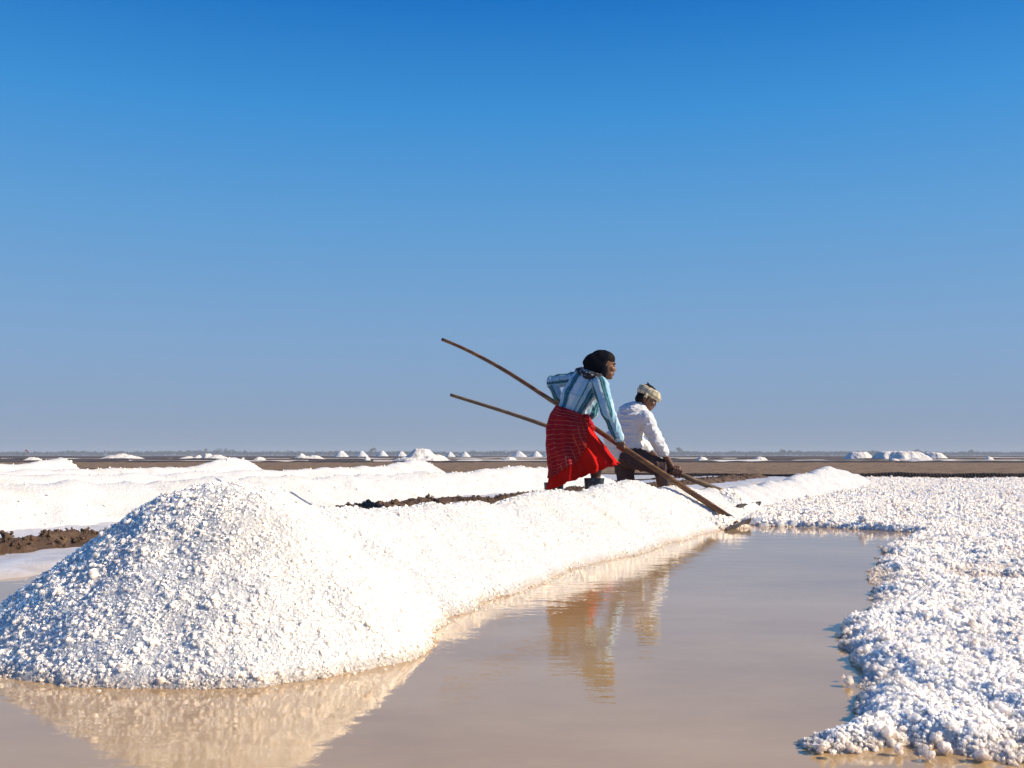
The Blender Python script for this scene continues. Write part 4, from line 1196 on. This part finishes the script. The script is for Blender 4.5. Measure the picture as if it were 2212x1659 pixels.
# the wrap over it: covers the back and left, its front edge curving away to the rear hem
def th_edge(t):
    k = np.interp(t, [0.0, 0.17, 0.33, 0.5, 0.66, 0.78, 0.86, 0.9], [0.985, 0.90, 0.78, 0.66, 0.50, 0.34, 0.12, 0.02])   # share of the width from the left
    return math.acos(max(-1.0, min(1.0, 2 * k - 1)))
V, Fc, A = [], [], []
NT2, NS2 = 60, 90
for i in range(NT2 + 1):
    t = 0.90 * i / NT2
    e0 = th_edge(t); e1 = math.pi + 2.2
    for j in range(NS2 + 1):
        g = j / NS2
        th = e0 + (e1 - e0) * g
        V.append(skirt_pt(t, th, 0.010 + 0.004 * math.sin(6 * th + 9 * t)))
        A.append((th * 0.25, t * 0.82 + 0.16 * (1 - g) ** 2 * (0.25 + t), 1.0 if g < 0.13 else 0.0))
for i in range(NT2):
    for j in range(NS2):
        a = i * (NS2 + 1) + j
        Fc.append((a, a + 1, a + NS2 + 2, a + NS2 + 1))
wrap = mesh_obj('wrap', V, Fc, M_WRAP, woman)
at_ = wrap.data.attributes.new('cloth', 'FLOAT_VECTOR', 'POINT'); at_.data.foreach_set('vector', np.array(A, np.float32).reshape(-1))
md = wrap.modifiers.new('thickness', 'SOLIDIFY'); md.thickness = 0.004; md.offset = 1
# bunched cloth tucked at the front of the waist
blob('waist_tuck', [('c', Z1(585, 790, YW - 0.10), Z1(645, 900, YW - 0.02), 0.030, 0.034), ('c', Z1(600, 800, YW - 0.04), Z1(652, 905, YW + 0.04), 0.03, 0.028)], 0.006, M_WRAP, woman, 2, fold(0.008, 30, 30, 20, 221), lambda co: np.stack([co[:, 0], co[:, 2], np.zeros(len(co))], 1))
# headscarf: hood and the rolled ends round the neck
def hoodE(a, b_, d, ra, rb, rd): return ('e', hq(a, b_, d), (hf * ra, hr_ * rb, hu * rd))
hood_pr = [hoodE(-0.040, 0, 0.042, 0.096, 0.094, 0.090), hoodE(-0.078, 0, 0.012, 0.108, 0.094, 0.090), hoodE(-0.140, 0, 0.005, 0.052, 0.055, 0.042), hoodE(-0.014, 0, 0.058, 0.070, 0.088, 0.076), hoodE(-0.085, 0, -0.055, 0.075, 0.080, 0.075), hoodE(-0.125, 0, -0.030, 0.055, 0.062, 0.060),
           hoodE(-0.026, -0.058, -0.045, 0.052, 0.038, 0.098), hoodE(-0.026, 0.058, -0.045, 0.052, 0.038, 0.098), hoodE(-0.035, 0, -0.115, 0.070, 0.075, 0.045)]
blob('headscarf', hood_pr, 0.006, M_SCARF, woman, 12, fold(0.002, 20, 16, 10, 231))
cl = [(515, 335, 0.10, 0.034), (545, 362, -0.05, 0.038), (630, 378, -0.12, 0.038), (705, 388, -0.12, 0.033), (748, 392, -0.04, 0.028), (735, 372, 0.08, 0.034), (640, 350, 0.15, 0.036), (545, 322, 0.15, 0.036), (515, 335, 0.10, 0.034)]
cpr = []
for (x0, y0, d0, r0), (x1, y1, d1, r1) in zip(cl, cl[1:]): cpr.append(('c', Z1(x0, y0, YW + d0), Z1(x1, y1, YW + d1), r0, r1))
cpr.append(('c', Z1(520, 345, YW - 0.02), Z1(480, 425, YW - 0.03), 0.030, 0.012))
blob('scarf_roll', cpr, 0.006, M_SCARFHEM, woman, 2, fold(0.009, 34, 30, 26, 241))
# boots
def boot(an, dr, top):
    b_ = Vector((an.x, an.y, GW))
    d = dr.normalized()
    o = blob('boot', [('c', b_ + Vector((0, 0, 0.11)), b_ + Vector((0, 0, 0.06)), 0.058, 0.052), ('c', b_ + Vector((0, 0, 0.05)) - d * 0.03, b_ + Vector((0, 0, 0.045)) + d * 0.17, 0.050, 0.042)], 0.007, M_BOOT, woman, 2)
    low = b_ + Vector((0, 0, 0.10))
    sh = tube('boot_shaft', [low, on_line(low, top, 0.35), on_line(low, top, 0.7), top], [0.060, 0.070, 0.083, 0.091], M_BOOT, o, 26, 0.012, 4, caps=False)
    md = sh.modifiers.new('thickness', 'SOLIDIFY'); md.thickness = 0.005; md.offset = -1
    return o
boot(ankR, Vector((0.85, 0.4, 0)), Z1(672, 1394, YW - 0.06))
boot(ankL, Vector((0.8, 0.5, 0)), Z1(270, 1440, YW + 0.08))

# ------------------------------------------------------------------ the man
YM = 9.92
m_hip = Z2(205, 800, YM); m_waist = Z2(215, 700, YM); m_mid = Z2(235, 565, YM); m_chest = Z2(285, 440, YM); m_neck = Z2(365, 320, YM)
m_head = Z2(425, 240, YM)
msR = Z2(415, 455, YM - 0.15); msL = Z2(240, 385, YM + 0.17)
meR = Z2(512, 650, YM - 0.17); mwR = Z2(662, 905, YM - 0.12)
meL = Z2(330, 650, YM + 0.20); gripM = on_line(H2, Z2(200, 800, 10.12), 0.30); mwL = gripM + Vector((-0.02, 0.03, 0.07))
mkR = Z2(560, 925, YM - 0.10); maR = Z2(612, 1300, YM - 0.10)
mkL = Z2(215, 1010, YM + 0.06); maL = Z2(218, 1310, YM + 0.06)
mp, mq, mfr = head_prims(m_head, Vector((0.90, 0.12, -0.42)), Vector((0.42, 0, 0.9)), 1.03)
man_body = list(mp)
man_body += [('c', m_neck, m_head + Vector((-0.02, 0, -0.04)), 0.056, 0.052), ('c', m_hip, m_waist, 0.11, 0.10), ('c', m_waist, m_mid, 0.10, 0.105), ('c', m_mid, m_chest, 0.105, 0.11), ('c', m_chest, m_neck, 0.10, 0.056),
             ('c', msR, msL, 0.055, 0.055), ('c', msR, meR, 0.050, 0.042), ('c', meR, mwR, 0.041, 0.028), ('c', on_line(meR, mwR, 0.35), on_line(meR, mwR, 0.5), 0.044, 0.038),
             ('c', msL, meL, 0.048, 0.040), ('c', meL, mwL, 0.040, 0.028),
             ('c', m_hip + Vector((0.03, -0.07, -0.02)), mkR, 0.090, 0.064), ('c', mkR, maR, 0.060, 0.038), ('c', on_line(mkR, maR, 0.25) + Vector((-0.012, 0, 0)), on_line(mkR, maR, 0.45) + Vector((-0.012, 0, 0)), 0.056, 0.05),
             ('c', m_hip + Vector((-0.02, 0.08, -0.02)), mkL, 0.090, 0.062), ('c', mkL, maL, 0.058, 0.038)]
man_body += grip_prims(H2, B2 - H2, mwR + Vector((0.012, 0, -0.02)), 0.025, 1, 1.1)
man_body += grip_prims(gripM, B2 - H2, mwL, 0.025, -1, 1.1)
for an, dr in ((maR, Vector((0.9, 0.3, 0))), (maL, Vector((0.85, 0.4, 0)))):
    ft = Vector((an.x, an.y, GW + 0.04))
    man_body += [('c', an, ft, 0.038, 0.038), ('c', ft - dr * 0.04, ft + dr * 0.17, 0.036, 0.028)]
man = blob('person', man_body, 0.0055, M_SKIN_M, None, 2)
tag(man, 'crouching man in white shirt and cream checked turban holding a rake', 'person', 'salt workers')
face_parts(mq, mfr, 1.03, man, -1)
mf, mr_, mu = mfr
blob('hair', [('e', mq(-0.022, 0, 0.045), (mf * 0.100, mr_ * 0.086, mu * 0.088)), ('e', mq(-0.070, 0, -0.030), (mf * 0.040, mr_ * 0.066, mu * 0.050)),
              ('c', mq(-0.030, -0.02, 0.115), mq(-0.055, -0.02, 0.142), 0.018, 0.006), ('e', mq(0.058, 0, -0.055), (mf * 0.001, mr_ * 0.001, mu * 0.001))], 0.005, M_HAIR, man, 1, fold(0.004, 60, 60, 60, 251))
tube('moustache', [mq(0.076, -0.026, -0.062), mq(0.092, -0.008, -0.054), mq(0.092, 0.008, -0.054), mq(0.076, 0.026, -0.062)], [0.003, 0.006, 0.006, 0.003], M_HAIR, man, 8)
# turban: a folded band wound round the head
V, Fc, A = [], [], []
NA, NB = 72, 22
for i in range(NA):
    th = 2 * math.pi * i / NA
    fwd = math.cos(th)
    peak = max(0.0, fwd) ** 6
    rc = Vector((0, 0, 0)) + mf * (0.100 + 0.026 * peak) * math.cos(th) + mr_ * 0.088 * math.sin(th)
    cen = mq(-0.012, 0, 0.048) + rc + mu * (0.010 - 0.020 * peak)
    out = rc.normalized()
    for j in range(NB):
        ph = 2 * math.pi * j / NB
        rad_o, rad_u = 0.017 + 0.003 * math.sin(3 * th), 0.040 - 0.008 * peak
        pl = 1 + 0.10 * math.sin(5 * ph + 3 * th) + 0.07 * math.sin(9 * ph - 2 * th) + 0.04 * math.sin(31 * th + 2 * ph)
        V.append(cen + (out * math.cos(ph) * rad_o + mu * math.sin(ph) * rad_u) * pl)
        A.append((th * 0.11, math.sin(ph) * 0.045 + 0.012 * math.sin(2 * th), 0))
for i in range(NA):
    for j in range(NB):
        a, b_ = i * NB, ((i + 1) % NA) * NB; k = (j + 1) % NB
        Fc.append((a + j, a + k, b_ + k, b_ + j))
turb = mesh_obj('turban', V, Fc, M_TURBAN, man)
at_ = turb.data.attributes.new('cloth', 'FLOAT_VECTOR', 'POINT'); at_.data.foreach_set('vector', np.array(A, np.float32).reshape(-1))
blob('turban_knot', [('c', mq(-0.045, 0.100, 0.020), mq(-0.035, 0.104, -0.008), 0.012, 0.007), ('c', mq(-0.045, 0.100, 0.020), mq(-0.055, 0.102, -0.004), 0.011, 0.007)], 0.004, M_TURBAN, turb, 1)
# shirt
ms_pr = [('c', Z2(200, 745, YM), m_mid, 0.158, 0.162), ('c', m_mid, m_chest, 0.162, 0.172), ('c', m_chest, on_line(m_chest, m_neck, 0.85), 0.150, 0.075), ('c', msR, msL, 0.080, 0.085), ('c', m_chest, msR, 0.125, 0.082), ('c', m_chest, msL, 0.13, 0.085),
         ('c', Z2(165, 770, YM - 0.06), Z2(300, 720, YM - 0.06), 0.085, 0.075), ('c', Z2(250, 690, YM), Z2(335, 675, YM), 0.10, 0.055), ('c', Z2(60, 640, YM), Z2(120, 760, YM), 0.07, 0.075),
         ('c', msR, meR, 0.080, 0.068), ('c', meR, on_line(meR, mwR, 0.46), 0.068, 0.056), ('c', msL, meL, 0.075, 0.066), ('c', meL, on_line(meL, mwL, 0.5), 0.066, 0.056)]
blob('shirt', ms_pr, 0.0065, M_WHITE, man, 4, fold(0.014, 9, 9, 20, 261, 0.0006))
tube('rolled_sleeve', [on_line(meR, mwR, 0.40), on_line(meR, mwR, 0.52)], [0.058, 0.060], M_WHITE, man, 18, 0.04, 9)
# trousers, rolled at the calf
tr_pr = [('c', m_hip, Z2(215, 745, YM), 0.130, 0.115), ('c', m_hip + Vector((0.03, -0.07, -0.02)), mkR, 0.118, 0.078), ('c', mkR, on_line(mkR, maR, 0.20), 0.077, 0.066),
         ('c', m_hip + Vector((-0.02, 0.07, -0.02)), mkL, 0.115, 0.090), ('c', mkL, on_line(mkL, maL, 0.30), 0.090, 0.086)]
blob('trousers', tr_pr, 0.0065, M_TROUSER, man, 4, fold(0.013, 13, 13, 11, 271, 0.001))

# ------------------------------------------------------------------ salt gathered by the blades
def scoop(lab, c, rx, ry, h, ang, seed):
    n = 70
    g = np.linspace(-1.1, 1.1, n)
    A_, B_ = np.meshgrid(g, g)
    r = np.sqrt(A_ ** 2 + B_ ** 2) * (1 + 0.16 * vnoise(A_ * 2 + seed, B_ * 2, seed=seed))
    Z_ = h * np.clip(1 - r ** 1.7, -0.25, 1) + 0.012 * domes(A_ * rx + 5, B_ * ry, 0.03, seed) * (r < 1.05)
    ca, sa = math.cos(ang), math.sin(ang)
    X_ = A_ * rx * ca - B_ * ry * sa; Y_ = A_ * rx * sa + B_ * ry * ca
    o = grid_obj('raked_salt', X_, Y_, Z_, M_SALT, keep=Z_ > -0.02)
    o.location = c
    tag(o, lab, 'salt heap', 'salt pushed up by the rakes')
    k = [(X_[i, j], Y_[i, j], Z_[i, j]) for i, j in zip(*np.where((Z_ > -0.01) & (RNG.random(Z_.shape) < 0.22)))]
    if k: scatter('salt_clumps', np.array(k), 0.010 * np.exp(RNG.normal(0, 0.35, len(k))), o)
    return o
s1 = Z2(1150, 1545, 8.0); scoop('small salt heap banked against the near rake blade', (s1.x, s1.y, -0.01), 0.28, 0.18, 0.085, 0.6, 301)
s2 = Z2(1245, 1255, 9.62); scoop('small salt heap on the far rake blade', (s2.x, s2.y, -0.01), 0.38, 0.28, 0.25, 0.4, 311)
